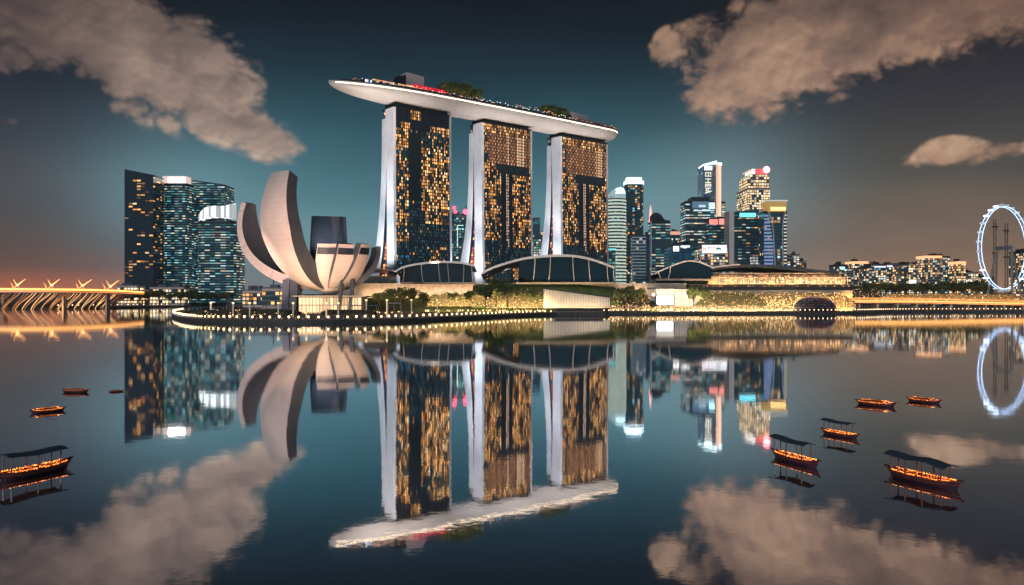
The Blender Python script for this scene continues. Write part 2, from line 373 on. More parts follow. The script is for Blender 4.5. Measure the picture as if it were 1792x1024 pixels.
def hotel(kind, xa, xb, label):
    s0, s1 = s_at(xa), s_at(xb); Ls = s1-s0
    base_p = fr_((s0+s1)/2, 12, 1.6)
    root = empty('hotel_tower', base_p, label, 'tower', 'slab towers carrying the long roof deck')
    nu, nv = 30, 62; zb = 1.6; parts = []
    core = MB(); lv = [zb+(ZT-zb)*k/14 for k in range(15)]
    core.loft([[fr_(s0+.5, wf(z)+.7, z), fr_(s1-.5, wf(z)+.7, z), fr_(s1-.5, wq(z)-.4, z), fr_(s0+.5, wq(z)-.4, z)] for z in lv])
    core.loft([[fr_(s0+.5, wr0(z)+.3, z), fr_(s1-.5, wr0(z)+.3, z), fr_(s1-.5, wr1(z)-.4, z), fr_(s0+.5, wr1(z)-.4, z)] for z in [q*(ZT-8)/ZT for q in lv]])
    parts.append(core.build('wall', M['body'], root))
    g = MB(); f = lit_tower(kind); fins = MB()
    us = [0]+[q for i in range(nu) for q in ((i+.10)/nu, (i+.90)/nu)]+[1]; vs_ = [0]+[q for j in range(nv) for q in ((j+.14)/nv, (j+.88)/nv)]+[1]
    g.grid(lambda u, v: fr_(s0+Ls*u, wf(zb+(ZT-zb)*v)+.45, zb+(ZT-zb)*v), us, vs_, lambda a, b_: f((a//2+.5)/nu, (b_//2+.5)/nv, a//2, b_//2) if a % 2 and b_ % 2 else (.002, .004, .006))
    parts.append(g.build('glass_facade', M['glass'], root)); g = MB()
    us = [q for i in range(0, nu, 2) for q in ((i+.05)/nu, (i+.95)/nu)]
    g.grid(lambda u, v: fr_(s0+Ls*(1-u), wr1(zb+(ZT-zb)*v)-.1, zb+(ZT-zb)*v), us, vs_, lambda a, b_: (warm(.8) if random.random() < .3 else (.005, .01, .015)) if not a % 2 and b_ % 2 else (.002, .004, .006))
    parts.append(g.build('rear_glass_facade', M['glass'], root))
    for i in range(nu+1):
        s = s0+Ls*i/nu; r = .16 if i % 4 else .4
        fins.loft([[fr_(s-r, wf(z)-.35, z), fr_(s+r, wf(z)-.35, z), fr_(s+r, wf(z)+.75, z), fr_(s-r, wf(z)+.75, z)] for z in lv])
    for j in range(1, nv):
        z = zb+(ZT-zb)*j/nv; fins.loft([[fr_(s0, wf(z)+w, z-.18), fr_(s1, wf(z)+w, z-.18), fr_(s1, wf(z)+w, z+.18), fr_(s0, wf(z)+w, z+.18)] for w in (-.12, .7)])
    parts.append(fins.build('facade_fins', M['mull'], root))
    for e, sg in ((s0, -1), (s1, 1)):                      # white end walls: upright front leg, splayed rear leg
        for a, b, eo in ((lambda z: wf(z)-.5, wq, 1.6), (wr0, wr1, 0)):
            m_ = MB(); m_.loft([[fr_(e-.1*sg, a(z), z), fr_(e-.1*sg, b(z), z), fr_(e+(.6+eo)*sg, b(z)-.6, z), fr_(e+(.6+eo)*sg, a(z)+.4, z)] for z in (lv if eo else [q*(ZT-7)/ZT for q in lv])])
            parts.append(m_.build('end_wall', M['white'], root))
        at = MB()
        for k in range(42):
            z0 = zb+1+k*3.1; z1 = z0+2.4
            if wr0(z0)-wq(z0) < 1.2: break
            for q_ in range(3):
                a0, a1 = q_/3+.04, (q_+1)/3-.04; ww = lambda z, a: wq(z)+(wr0(z)-wq(z))*a
                hot = z0 < 60 and random.random() < .75 or random.random() < .35
                c = random.choice(((1.3, .45, .12), (.9, .2, .06), (1.6, .7, .2), (.7, .12, .1))) if hot else (.03, .03, .05)
                at.quad(*[fr_(e-2.2*sg, ww(z, a), z) for a, z in ((a0, z0), (a1, z0), (a1, z1), (a0, z1))], 0, c)
        parts.append(at.build('atrium_glass', M['atrium'], root))
    top = MB()                                             # recessed plant storey between tower and deck
    top.loft([[fr_(s0+1.2, w, z) for w, z in ()] or [fr_(s0+a, b, z) for a, b in ((1.5, 1.2), (Ls-1.5, 1.2), (Ls-1.5, 20), (1.5, 20))] for z in (ZT, ZT+9)])
    parts.append(top.build('roof_storey', M['body'], root))
    cr_ = MB(); cr_.loft([[fr_(s0+a, b, z) for a, b in ((-.6, -1.2), (Ls+.6, -1.2), (Ls+.6, 22), (-.6, 22))] for z in (ZT+.01, ZT+1.1)])
    parts.append(cr_.build('roof_edge', M['dark'], root))
    recenter(root, *parts); return s0, s1
T = [hotel(0, 692, 786, 'nearest slab tower, sparkling patch of lit rooms right of a dark core'),
     hotel(1, 846, 928, 'middle slab tower, orange honeycomb of lit rooms under the roof deck'),
     hotel(2, 983, 1061, 'farthest slab tower with a thin pink light line down its dark middle')]
# the deck
LD = s_at(1073, 10)
def hw(s):
    a = 19.0
    if s < 100: a *= max(0, 1-((100-s)/100)**2.3)**.62
    if s > LD-26: a *= max(0, 1-((s-LD+26)/26)**2.4)**.6
    return max(a, .25)
def wc(s): return 10-5.5*sin(pi*s/LD)*.6
ZR = 190.0
sk = empty('rooftop_deck', fr_(LD/2, 10, 0)+Vector((0, 0, 181)), 'long boat-shaped white roof deck lying across all three slab towers', 'roof deck')
hull = MB(); rings = []; ss = [.0, .6, 2, 4, 7, 11, 16]+[22+i*(LD-48)/44 for i in range(45)]+[LD-20, LD-15, LD-10, LD-6, LD-3, LD-1.2, LD-.3, LD]
for s in ss:
    h_ = hw(s); hd = 10.5*(h_/19)**.75; rg = []
    for k in range(17):
        a = pi*k/16; rg.append(fr_(s, wc(s)-h_*cos(a), ZR-hd*sin(a)**.85 if 0 < k < 16 else ZR))
    rg += [fr_(s, wc(s)+h_*.98, ZR+1.2), fr_(s, wc(s)-h_*.98, ZR+1.2)]
    rings.append(rg)
hull.loft(rings)
hm = bpy.data.materials.new('perforated_hull_panels'); hm.use_nodes = True; ht = hm.node_tree; hb = ht.nodes['Principled BSDF']
tcx = nd(ht, 'ShaderNodeTexCoord'); mp = nd(ht, 'ShaderNodeMapping'); mp.inputs['Rotation'].default_value = (0, 0, -atan2(U.y, U.x)); ht.links.new(tcx.outputs['Object'], mp.inputs[0])
bk = nd(ht, 'ShaderNodeTexBrick'); ht.links.new(mp.outputs[0], bk.inputs[0]); bk.inputs['Scale'].default_value = .45; bk.inputs['Mortar Size'].default_value = .035
bk.inputs['Color1'].default_value = (.66, .61, .58, 1); bk.inputs['Color2'].default_value = (.50, .46, .44, 1); bk.inputs['Mortar'].default_value = (.22, .21, .22, 1)
ht.links.new(bk.outputs[0], hb.inputs['Base Color']); hb.inputs['Roughness'].default_value = .45
dk = [hull.build('hull', hm, sk, smooth=True)]
for side in (-1, 1):                                       # light line along each rim
    led = MB(); led.loft([[fr_(s, wc(s)+side*(hw(s)*r), z) for r, z in ((1.0, ZR-1.15), (1.03, ZR-.6), (1.0, ZR-.05))] for s in ss[3:-4]], 0, (3.2, 2.4, 1.7))
    dk.append(led.build('rim_light', M['lit'], sk))
for side in (-1, 1):
    par = MB(); par.loft([[fr_(s, wc(s)+side*(hw(s)*.955), ZR+1.2), fr_(s, wc(s)+side*(hw(s)*.955), ZR+2.7), fr_(s, wc(s)+side*(hw(s)*.94), ZR+2.7), fr_(s, wc(s)+side*(hw(s)*.94), ZR+1.2)] for s in ss[4:-3]])
    dk.append(par.build('parapet', M['dark'], sk))
# stepped terraces, each one storey, with lit openings facing out
def terr(sa, sb, w0, w1, z0, z1, dens, cols, n=None):
    b = MB(); g = MB(); b.loft([[fr_(s, wc(s)+w0, z0), fr_(s, wc(s)+w1, z0), fr_(s, wc(s)+w1, z1), fr_(s, wc(s)+w0, z1)] for s in [sa+(sb-sa)*k/8 for k in range(9)]])
    n = n or int((sb-sa)/1.6)
    us = [0]+[q for k in range(n) for q in ((k+.12)/n, (k+.88)/n)]+[1]
    def cf(i, j):
        if not i % 2 or random.random() > dens: return (.004, .005, .007)
        col = random.choice(cols); e = random.uniform(.5, 1.5); return tuple(x*e for x in col)
    dk.append(b.build('terrace', M['body'], sk)); tr = dk[-1]
    for w in (w0-.06, w1+.06):
        g = MB(); g.grid(lambda u, v: fr_(sa+(sb-sa)*u, wc(sa+(sb-sa)*u)+w, z0+.3+(z1-z0-.65)*v), us, [0, 1], cf); dk.append(g.build('lit_glazing', M['lit'], tr))
OR = [(1.6, .6, .2), (1.3, .45, .15), (1.8, 1.0, .5)]; WH = [(1.2, 1.2, 1.3), (.6, .8, 1.3), (1.5, 1.1, .8)]
terr(26, 96, -13, 13, ZR+1.2, ZR+4.2, .6, WH)
terr(34, 92, -11, 11, ZR+4.4, ZR+6.2, .9, OR)
terr(96, 205, -15, 10, ZR+1.2, ZR+3.4, .35, OR)
terr(205, 262, -15, 12, ZR+1.2, ZR+3.0, .5, OR+WH)
terr(262, LD-8, -12, 12, ZR+1.2, ZR+4.6, .75, OR+[(1.8, .7, .5)])
rdk = MB(); rdk.loft([[fr_(s, wc(s)+w, z) for w, z in ((-13.5, ZR+4.7), (13, ZR+4.7), (13, ZR+5.5), (-13.5, ZR+5.5))] for s in (264, (264+LD)/2, LD-8)]); dk.append(rdk.build('pavilion_roof', mat('reddish_roof', (.16, .05, .04), .6), sk))
aw = MB(); sA, sB = s_at(722, 0), s_at(775, 0)
aw.loft([[fr_(s, wc(s)+w, z-(s-sA)*.02) for w, z in ((-14, ZR+5.2), (-9, ZR+8.8), (4, ZR+8.8), (4, ZR+5.2))] for s in (sA, sB)], 0, (.55, .01, .035))
dk.append(aw.build('red_canopy', mat('red_lit_canopy', (.5, .02, .04), .5, attr=True), sk))
for xa, xb, zt in ((712, 742, 208), (1001, 1030, 203)):
    a, b = s_at(xa, 0), s_at(xb, 0); m_ = MB()
    m_.loft([[fr_(a, w, ZR+1.2), fr_(b, w, ZR+1.2), fr_(b, w, zt-1), fr_(a, w, zt)] for w in (0, 11)]); dk.append(m_.build('lift_core', mat('grey_core_cladding', (.36, .34, .36), .5, noise_s=.3, noise_a=.1), sk))
    f_ = MB(); f_.loft([[fr_(a-7, w, ZR+1.2), fr_(a-.1, w, ZR+1.2), fr_(a-.1, w, zt-2.5), fr_(a-7, w, zt-4)] for w in (1, 10)]); dk.append(f_.build('lift_core', M['dark'], sk))
pts = MB()                                                 # small deck lamps
for s in [18+i*3.1 for i in range(int((LD-24)/3.1))]:
    for w in (-hw(s)*.9, -hw(s)*.7):
        if random.random() < .8: 
            c = random.choice(((3, 1.6, .6), (3, 2.2, 1.4), (2.5, 2.6, 3), (3, .6, .3))); e = random.uniform(.4, 1.3)
            z = ZR+random.choice((2.9, 3.2, 4.5)) + (random.uniform(0, 3) if 165 < s < 235 else 0); pts.ball(fr_(s+random.uniform(-1, 1), wc(s)+w, z), .38, 0, tuple(x*e for x in c), 5, 3)
dk.append(pts.build('deck_lamps', M['lit'], sk, kind='stuff'))
recenter(sk, *dk)
# ------------------------------------------------------------------ lotus-shaped museum
MX, MY = XG(577, 540), 540.0
mu = empty('museum', (MX, MY, 1.6), 'white lotus-shaped museum with curved petals of unequal height on dark legs', 'museum')
M['bluegl'] = mat('blue_black_glass', (.003, .014, .028), .16, noise_s=.05, noise_a=.3)
M['tipgl'] = mat('tip_glass', (.004, .014, .035), .5)
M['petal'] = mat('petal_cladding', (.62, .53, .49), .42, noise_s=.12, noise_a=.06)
M['petal_shaded'] = mat('petal_shaded_cladding', (.07, .08, .10), .5, noise_s=.1, noise_a=.1)  # petal cladding with the shade of its unlit faces put into the colour
mp_ = []
def joints(m):
    t = m.node_tree; b = t.nodes['Principled BSDF']; src = b.inputs['Base Color'].links[0].from_socket
    g = t.nodes.new('ShaderNodeTexCoord'); s_ = t.nodes.new('ShaderNodeSeparateXYZ'); t.links.new(g.outputs['Object'], s_.inputs[0])
    f1 = mth('LESS_THAN', mth('FRACT', mth('MULTIPLY', s_.outputs[2], .30, tree=t), tree=t), .06, tree=t)
    an = mth('ARCTAN2', s_.outputs[1], s_.outputs[0], tree=t); f2 = mth('LESS_THAN', mth('FRACT', mth('MULTIPLY', an, 14, tree=t), tree=t), .05, tree=t)
    mx = t.nodes.new('ShaderNodeMix'); mx.data_type = 'RGBA'; mx.blend_type = 'MULTIPLY'; t.links.new(mth('MULTIPLY', mth('MAXIMUM', f1, f2, tree=t), .35, tree=t), mx.inputs[0]); t.links.new(src, mx.inputs[6]); mx.inputs[7].default_value = (.45, .42, .4, 1); t.links.new(mx.outputs[2], b.inputs['Base Color'])
joints(M['petal']); joints(M['petal_shaded'])
def petal(azd, Rr, H, wfun, tk, th_end=100, lean=0, zb=17, r0=3, twist=0, sidem='petal_shaded'):
    b = MB(); n = 30; a0 = R(azd); root_ = []
    rings = []
    for i in range(n+1):
        t_ = i/n; th = R(th_end)*t_
        r = r0+(Rr-r0)*sin(th); z = zb+(H-zb)*(1-cos(th))/(1-cos(R(th_end)))
        # normal (towards the inside) of the outer curve
        dr, dz = (Rr-r0)*cos(th), (H-zb)*sin(th)/(1-cos(R(th_end))); l_ = sqrt(dr*dr+dz*dz)
        nr, nz_ = -dz/l_, dr/l_
        k = tk*(1.25-.55*t_); w = wfun(t_)/2
        az_ = a0+R(twist)*t_
        c, s_ = cos(az_), sin(az_)
        def pt(rr_, ww, zz): return Vector((MX+rr_*c-ww*s_, MY+rr_*s_+ww*c, zz))
        cr = .8*w*.12
        prof = [(0, -w), (-cr*.6, -w*.6), (-cr, 0), (-cr*.6, w*.6), (0, w), (k, w*.94), (k*.86, w*.5), (k*.8, 0), (k*.86, -w*.5), (k, -w*.94)]
        rings.append([pt(r+nr*q, w_, z+nz_*q) for q, w_ in prof])
    nn = len(rings[0]); global LASTR; LASTR = rings
    outer = MB(); inner = MB(); side = MB()
    outer.loft([r[0:5] for r in rings], ring_closed=False, caps=False)
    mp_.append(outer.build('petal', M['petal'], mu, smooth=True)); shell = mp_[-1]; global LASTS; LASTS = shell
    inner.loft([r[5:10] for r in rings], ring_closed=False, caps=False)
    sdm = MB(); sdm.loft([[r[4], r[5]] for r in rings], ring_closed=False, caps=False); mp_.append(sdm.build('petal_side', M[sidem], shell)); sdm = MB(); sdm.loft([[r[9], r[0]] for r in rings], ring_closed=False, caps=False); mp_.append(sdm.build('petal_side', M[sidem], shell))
    mp_.append(inner.build('petal_inner_face', M['petal_shaded'], shell)); 
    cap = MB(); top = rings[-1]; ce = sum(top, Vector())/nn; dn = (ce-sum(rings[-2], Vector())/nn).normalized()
    cap.add(top, [tuple(range(nn))]); mp_.append(cap.build('petal_tip', M['petal_shaded'], shell))
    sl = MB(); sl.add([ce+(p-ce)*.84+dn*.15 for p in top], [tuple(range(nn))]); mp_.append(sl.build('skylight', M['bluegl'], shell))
    for o in mp_[-3:]: pass
def tip_window():
    ri = LASTR; b = MB(); q = lambda r, j: r[j]+(r[j]-(r[6]+r[8])/2).normalized()*.35
    def at(t_, j): k = t_*(len(ri)-1); i = int(min(k, len(ri)-2)); return q(ri[i], j).lerp(q(ri[i+1], j), k-i)
    b.loft([[at(t_, 0).lerp(at(t_, 1), .25), at(t_, 1), at(t_, 2), at(t_, 3), at(t_, 3).lerp(at(t_, 4), .75)] for t_ in (.87, .9, .93, .955)], ring_closed=False, caps=False)
    mp_.append(b.build('tip_window', M['tipgl'], LASTS))
def W3(a, b, c): return lambda t_: a+(b-a)*min(1, t_/.55)*(2-min(1, t_/.55)) if t_ < .55 else b+(c-b)*((t_-.55)/.45)**1.5
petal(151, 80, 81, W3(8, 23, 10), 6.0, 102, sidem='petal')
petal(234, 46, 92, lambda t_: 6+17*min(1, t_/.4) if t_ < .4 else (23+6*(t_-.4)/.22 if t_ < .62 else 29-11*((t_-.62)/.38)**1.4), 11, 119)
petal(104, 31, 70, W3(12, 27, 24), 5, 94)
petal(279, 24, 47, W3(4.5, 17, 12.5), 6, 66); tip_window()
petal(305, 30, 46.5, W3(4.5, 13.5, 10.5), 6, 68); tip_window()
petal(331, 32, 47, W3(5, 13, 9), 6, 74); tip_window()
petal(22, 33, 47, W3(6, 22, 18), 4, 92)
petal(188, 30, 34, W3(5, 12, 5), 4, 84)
bw = MB(); bw.loft([[Vector((MX+r*cos(2*pi*j/28), MY+r*sin(2*pi*j/28), z)) for j in range(28)] for r, z in ((3, 14), (7, 15.5), (10, 18.5), (9, 22), (6, 25))]); mp_.append(bw.build('bowl', M['petal'], mu, smooth=True))
for px, d, w, dp, lean in ((492, 540, 4.5, 9, 1), (505, 532, 4.8, 7, 1.5), (589, 526, 1.9, 5, 2.5), (608, 528, 2.2, 5, 2), (566, 552, 2, 4, 0)):
    x = XG(px, d); m_ = MB(); zt = 24
    m_.loft([[Vector((x+a, d+b, 1.6)), Vector((x+a+w, d+b, 1.6)), Vector((x+a+w, d+b+dp, 1.6)), Vector((x+a, d+b+dp, 1.6))] for a, b in ((0, 0),)] +
            [[Vector((x+lean, d, zt)), Vector((x+lean+w, d, zt)), Vector((x+lean+w, d+dp, zt)), Vector((x+lean, d+dp, zt))]])
    mp_.append(m_.build('leg', M['dark'], mu))
lb = MB(); lg = MB(); lx0, lx1 = XG(522, 530), XG(632, 530)
lb.box(lx0, 531, 1.62, lx1, 552, 12.5)
lb.box(lx0-3, 527, 12.52, lx1+4, 554, 13.3)
us = [0]+[q for k in range(18) for q in ((k+.1)/18, (k+.9)/18)]+[1]
def cf(i, j):
    if not i % 2 or j == 1: return (.12, .08, .05)
    e = random.uniform(.45, 1.5); return (1.3*e, .75*e, .36*e)
lg.grid(lambda u, v: Vector((lx0+(lx1-lx0)*u, 530.9, 2.2+9.6*v)), us, [0, .46, .52, 1], cf)
mp_.append(lb.build('lobby', M['concrete'], mu)); mp_.append(lg.build('lobby_glazing', M['lit'], mu))
recenter(mu, *mp_)

# ------------------------------------------------------------------ curved-roof halls on the podium
M['roofrim'] = mat('roof_rim', (.58, .52, .5), .4, .2, noise_s=.3, noise_a=.1)
M['roofdark'] = mat('dark_roof_sheet', (.035, .045, .065), .35, .4, noise_s=.1)
def hall(label, roof, base, d, depth, ribs, rim=1.3, group=None):
    rp = smooth_path([(XG(x, d), ZG(y, d)) for x, y in roof], 6)
    root = empty('curved_roof_hall', (sum(p[0] for p in rp)/len(rp), d, 21.5), label, 'hall', group); ps = []
    b = MB()
    b.loft([[Vector((x, d-2.5, z)), Vector((x, d-2.5, z+rim)), Vector((x, d+depth, z+rim-3)), Vector((x, d+depth, z-3))] for x, z in rp])
    ps.append(b.build('roof', M['roofdark'], root))
    b = MB(); b.loft([[Vector((x, d-3.1, z-.15)), Vector((x, d-3.1, z+rim+.15)), Vector((x, d-2.52, z+rim+.15)), Vector((x, d-2.52, z-.15))] for x, z in rp]); ps.append(b.build('roof_rim', M['roofrim'], root))
    bz = [(XG(x, d), ZG(y, d)) for x, y in base]
    g = MB(); inner = [p for p in rp if bz[0][0] <= p[0] <= bz[-1][0]]
    def zbase(x):
        for (x0, z0), (x1, z1) in zip(bz, bz[1:]):
            if x0 <= x <= x1: return z0+(z1-z0)*(x-x0)/(x1-x0)
        return bz[0][1] if x < bz[0][0] else bz[-1][1]
    g.loft([[Vector((x, d, max(zbase(x), 20))), Vector((x, d+2.5*0, z+.1)), Vector((x, d+depth-2, z-2)), Vector((x, d+depth-2, 20))] for x, z in inner])
    ps.append(g.build('glass_wall', M['bluegl'], root))
    for rx, ln in ribs:
        x = XG(rx, d); zt = min(rp, key=lambda p: abs(p[0]-x))[1]; r_ = MB()
        r_.tube([(x+ln*(1-k/5)**2*1.2, d-.5-2*(k/5), zbase(x)+(zt-zbase(x))*k/5) for k in range(6)], .35, n=5); ps.append(r_.build('rib', M['roofrim'], root))
    fl_ = MB(); fl_.box(bz[0][0]-1, d-3.2, min(z for x, z in bz)-1.6, bz[-1][0]+1, d+4, min(z for x, z in bz)-.02); ps.append(fl_.build('base_slab', M['stone'], root))
    recenter(root, *ps); return root
hall('small blue-glass hall with a pale curved roof edge, below the nearest slab tower', [(694, 476), (708, 469), (735, 463.5), (770, 460.5), (805, 461.5), (830, 467)], [(704, 494), (829, 494)], 640, 45, [(708, -1.2), (738, 1), (768, 1), (784, 1), (812, -.5), (826, .6)])
hall('largest dark glass hall with arched roof sweeping down at its left, below the middle tower', [(842, 481), (862, 471), (892, 461), (925, 453.5), (965, 450), (1005, 450.5), (1040, 458), (1075, 471)], [(905, 483), (925, 490), (1072, 494)], 636, 52, [(936, -1), (963, -1), (1002, 1.2), (1030, 1.2), (1062, 1), (1073, 1)], 1.6)
hall('low dark green-glass hall right of the farthest slab tower, before the teal block', [(1143, 481), (1165, 470.5), (1190, 461), (1206, 458), (1225, 461), (1247, 470)], [(1150, 488), (1246, 488)], 655, 40, [(1152, 2), (1172, -1)], .8)
# long low hall with terraces at right
d = 668; root = empty('terraced_hall', (XG(1340, d), d, 21.5), 'long low hall with dark sweeping roof above glowing orange terraces', 'hall'); ps = []
rp = smooth_path([(XG(x, d), ZG(y, d)) for x, y in ((1206, 489), (1216, 480), (1238, 471), (1275, 465.5), (1315, 464), (1360, 467), (1410, 472), (1462, 477))], 5)
b = MB(); b.loft([[Vector((x, d-7, z-1.8*min(1, i/12))), Vector((x, d-7, z+.5)), Vector((x, d+38, z-2)), Vector((x, d+38, z-4))] for i, (x, z) in enumerate(rp)]); ps.append(b.build('roof', M['roofdark'], root))
b = MB(); b.loft([[Vector((x, d-7.5, z-.1)), Vector((x, d-7.5, z+.8)), Vector((x, d-7.01, z+.8)), Vector((x, d-7.01, z-.1))] for x, z in rp[:18]]); ps.append(b.build('roof_rim', M['roofrim'], root))
b = MB()
for k, (xa, xb, ya, yb, off) in enumerate(((1248, 1474, 479, 484, -2), (1240, 1478, 486, 497, -4), (1205, 1484, 499, 510, -8))):
    b.box(XG(xa, d), d+off+2.5, ZG(yb, d)-1, XG(xb, d), d+30, ZG(ya, d)+.2)
ps.append(b.build('wall', mat('warm_wall', (.42, .30, .20), .7, noise_s=.3), root))
b = MB()
for ya, xa, xb, off in ((478, 1250, 1472, -5), (485, 1238, 1484, -6.5), (498, 1200, 1490, -11)):
    b.box(XG(xa, d), d+off, ZG(ya, d)-.6, XG(xb, d), d+34, ZG(ya, d)-.01)
    
ps.append(b.build('terrace_slab', M['stone'], root))
for ya, yb, xa, xb, off, n, pr in ((487, 496, 1255, 1474, -1.62, 46, .72), (480, 483.5, 1255, 1472, .4, 70, .6), (500.5, 505, 1206, 1482, -5.6, 90, .85)):
    b = MB(); x0, x1 = XG(xa, d), XG(xb, d); z0, z1 = ZG(yb, d), ZG(ya, d); us = [0]+[q for k in range(n) for q in ((k+.12)/n, (k+.86)/n)]+[1]
    def cf(i, j):
        if not i % 2 or random.random() > pr*(1-.3*j): return (.05, .025, .012)
        e = random.choice((.25, .5, .8, 1.2)); return (1.4*e, .66*e, .24*e)
    b.grid(lambda u, v: Vector((x0+(x1-x0)*u, d+off, z0+(z1-z0)*v)), us, [0, .45, .75, 1], cf); ps.append(b.build('lit_glazing', M['lit'], root))
for i in range(24):
    x = XG(1246+i*10.1, d); b = MB(); b.tube([(x, d-5.5, ZG(498, d)), (x, d-5.5, ZG(485, d)-.6)], .22, n=5); ps.append(b.build('column', M['roofrim'], root))
recenter(root, *ps)
# podium retaining wall: pale lit band
b = MB(); pr_ = empty('terrace_wall', (XG(860, 650), 649, 1.6), 'long pale plaza wall, warmly lit, running below the curved halls', 'wall')
b.box(-152, 648, 1.62, XG(1200, 648), 651, 23.2); w1 = b.build('wall', M['stone'], pr_)
b = MB(); b.box(-153, 647.4, 23.22, XG(1201, 648), 651.5, 24); w2 = b.build('coping', M['concrete'], pr_)
recenter(pr_, w1, w2)
pr_ = empty('terrace_wall', (XG(1350, 648), 648, 1.6), 'warm retaining wall behind the hedges below the terraced hall', 'wall')
b = MB(); b.box(XG(1201.5, 648), 648, 1.62, XG(1492, 648), 651, 17.5); w1 = b.build('wall', mat('warm_stone', (.42, .33, .22), .8, noise_s=.4), pr_)
b = MB(); b.box(XG(1201.5, 648), 647.4, 17.52, XG(1493, 648), 651.5, 18.3); w2 = b.build('coping', M['concrete'], pr_); recenter(pr_, w1, w2)
# the curved lawn mound under the big hall
b = MB(); rows = []
for k in range(9):
    t_ = k/8; rows.append([Vector((XG(840, 640)+x, 648-26*sin(t_*pi/2), max(1.7, (ZG(497, 640)+1.5)*(1-t_)**1.2*(.55+.45*cos((x-42)/70)) + 2*t_+nz(x, k*5, .7)))) for x in range(-6, 118, 4)])
b.loft(rows, ring_closed=False, caps=False); b.build('mound', M['grass'], kind='structure', smooth=True)
# low grey sail roof between museum and first tower
b = MB(); rt = empty('low_pavilion', (XG(665, 658), 658, 21.5), 'low grey sail-roofed pavilion between the lotus museum and the nearest tower', 'pavilion')
d = 658; b.loft([[Vector((XG(x, d), d-6, ZG(y, d))), Vector((XG(x, d), d-6, ZG(y, d)+.9)), Vector((XG(x, d), d+22, ZG(y, d)-1)), Vector((XG(x, d), d+22, ZG(y, d)-2))] for x, y in smooth_path([(622, 478), (650, 472), (675, 473), (705, 479)], 4)])
q1 = b.build('roof', M['steel'], rt); b = MB(); b.box(XG(628, d), d, 21.6, XG(700, d), d+20, ZG(481, d)-1); q2 = b.build('wall', M['steel'], rt); recenter(rt, q1, q2)
# ------------------------------------------------------------------ city towers
def rot_fp(cx, cy, w, dp, rz=0, n=0, sq=2.0):
    if n: pts = [(w/2*math.copysign(abs(cos(2*pi*i/n))**(2/sq), cos(2*pi*i/n)), dp/2*math.copysign(abs(sin(2*pi*i/n))**(2/sq), sin(2*pi*i/n))) for i in range(n)]
    else: pts = [(-w/2, -dp/2), (w/2, -dp/2), (w/2, dp/2), (-w/2, dp/2)]
    c, s = cos(rz), sin(rz); return [(cx+x*c-y*s, cy+x*s+y*c) for x, y in pts]
def pal(kind):
    q = random.random()
    if kind == 'warm': return warm(.9)
    if kind == 'cool':
        c = random.choice(((.5, .85, .95), (.3, .75, .8), (.95, .95, .75), (.15, .55, .65), (1, .8, .5))); e = random.choice((.12, .25, .5, .8, 1.3))
    elif kind == 'teal': c = random.choice(((.1, .5, .55), (.2, .7, .6), (.5, .9, .8), (.05, .3, .4))); e = random.uniform(.12, .6)
    elif kind == 'white': c = random.choice(((1, .95, .8), (.8, .95, 1), (1, .8, .55))); e = random.uniform(.3, 1.2)
    elif kind == 'gold': c = random.choice(((1, .75, .4), (1, .85, .6), (1, .6, .25))); e = random.uniform(.7, 2.0)
    else: c = (1, .6, .3); e = random.uniform(.2, .8)
    return tuple(x*e for x in c)
def cells(g, fp, z0, z1, cw, ch, prob, kinds, off=.12, dark=(.004, .016, .024), clump=.6, bandlit=0, fill=(.78, .66), ztop=None):
    n = len(fp); seed = random.random()*50; vis = []
    for k in range(n):
        e = Vector(fp[(k+1) % n])-Vector(fp[k]); vis.append(Vector((e.y, -e.x)).normalized().y <= .35)
    st = next((k for k in range(n) if vis[k] and not vis[k-1]), 0); q = grow(fp, off*1.4); pts = []; cell = []
    for kk in range(n):
        k = (st+kk) % n
        if not vis[k]: break
        a, b = Vector(q[k]), Vector(q[(k+1) % n]); Ln = (b-a).length; nu = max(1, int(Ln/cw)); m0 = (1-fill[0])/2
        if not pts: pts.append(a)
        for i in range(nu):
            pts += [a.lerp(b, (i+m0)/nu), a.lerp(b, (i+1-m0)/nu)]; cell += [0, 1]
        pts.append(b); cell.append(0)
    nv = max(1, int((z1-z0)/ch)); m1 = (1-fill[1])/2; vs = [0]+[x for j in range(nv) for x in ((j+m1)/nv, (j+1-m1)/nv)]+[1]
    rows = [random.random() < bandlit for _ in range(nv)]
    def colf(i, j):
        p0 = pts[i]; zz1 = z0+(z1-z0)*vs[j+1]
        if ztop and zz1 > ztop(p0.x, p0.y)-1: return None
        if not (cell[i] and j % 2): return tuple(x*.4 for x in dark)
        qq = random.random(); nn = noise.noise(Vector((p0.x*.05+seed, p0.y*.05, zz1*.03)))*clump
        return pal(random.choice(kinds)) if (qq < prob+nn or (rows[j//2] and qq < .85)) else tuple(x*random.uniform(.5, 2) for x in dark)
    g.grid(lambda u, v: Vector((*pts[u], z0+(z1-z0)*v)), range(len(pts)), vs, colf)
def grow(fp, o):
    cx = sum(p[0] for p in fp)/len(fp); cy = sum(p[1] for p in fp)/len(fp)
    return [(cx+(x-cx)*(1+o/max(1, sqrt((x-cx)**2+(y-cy)**2))), cy+(y-cy)*(1+o/max(1, sqrt((x-cx)**2+(y-cy)**2)))) for x, y in fp]
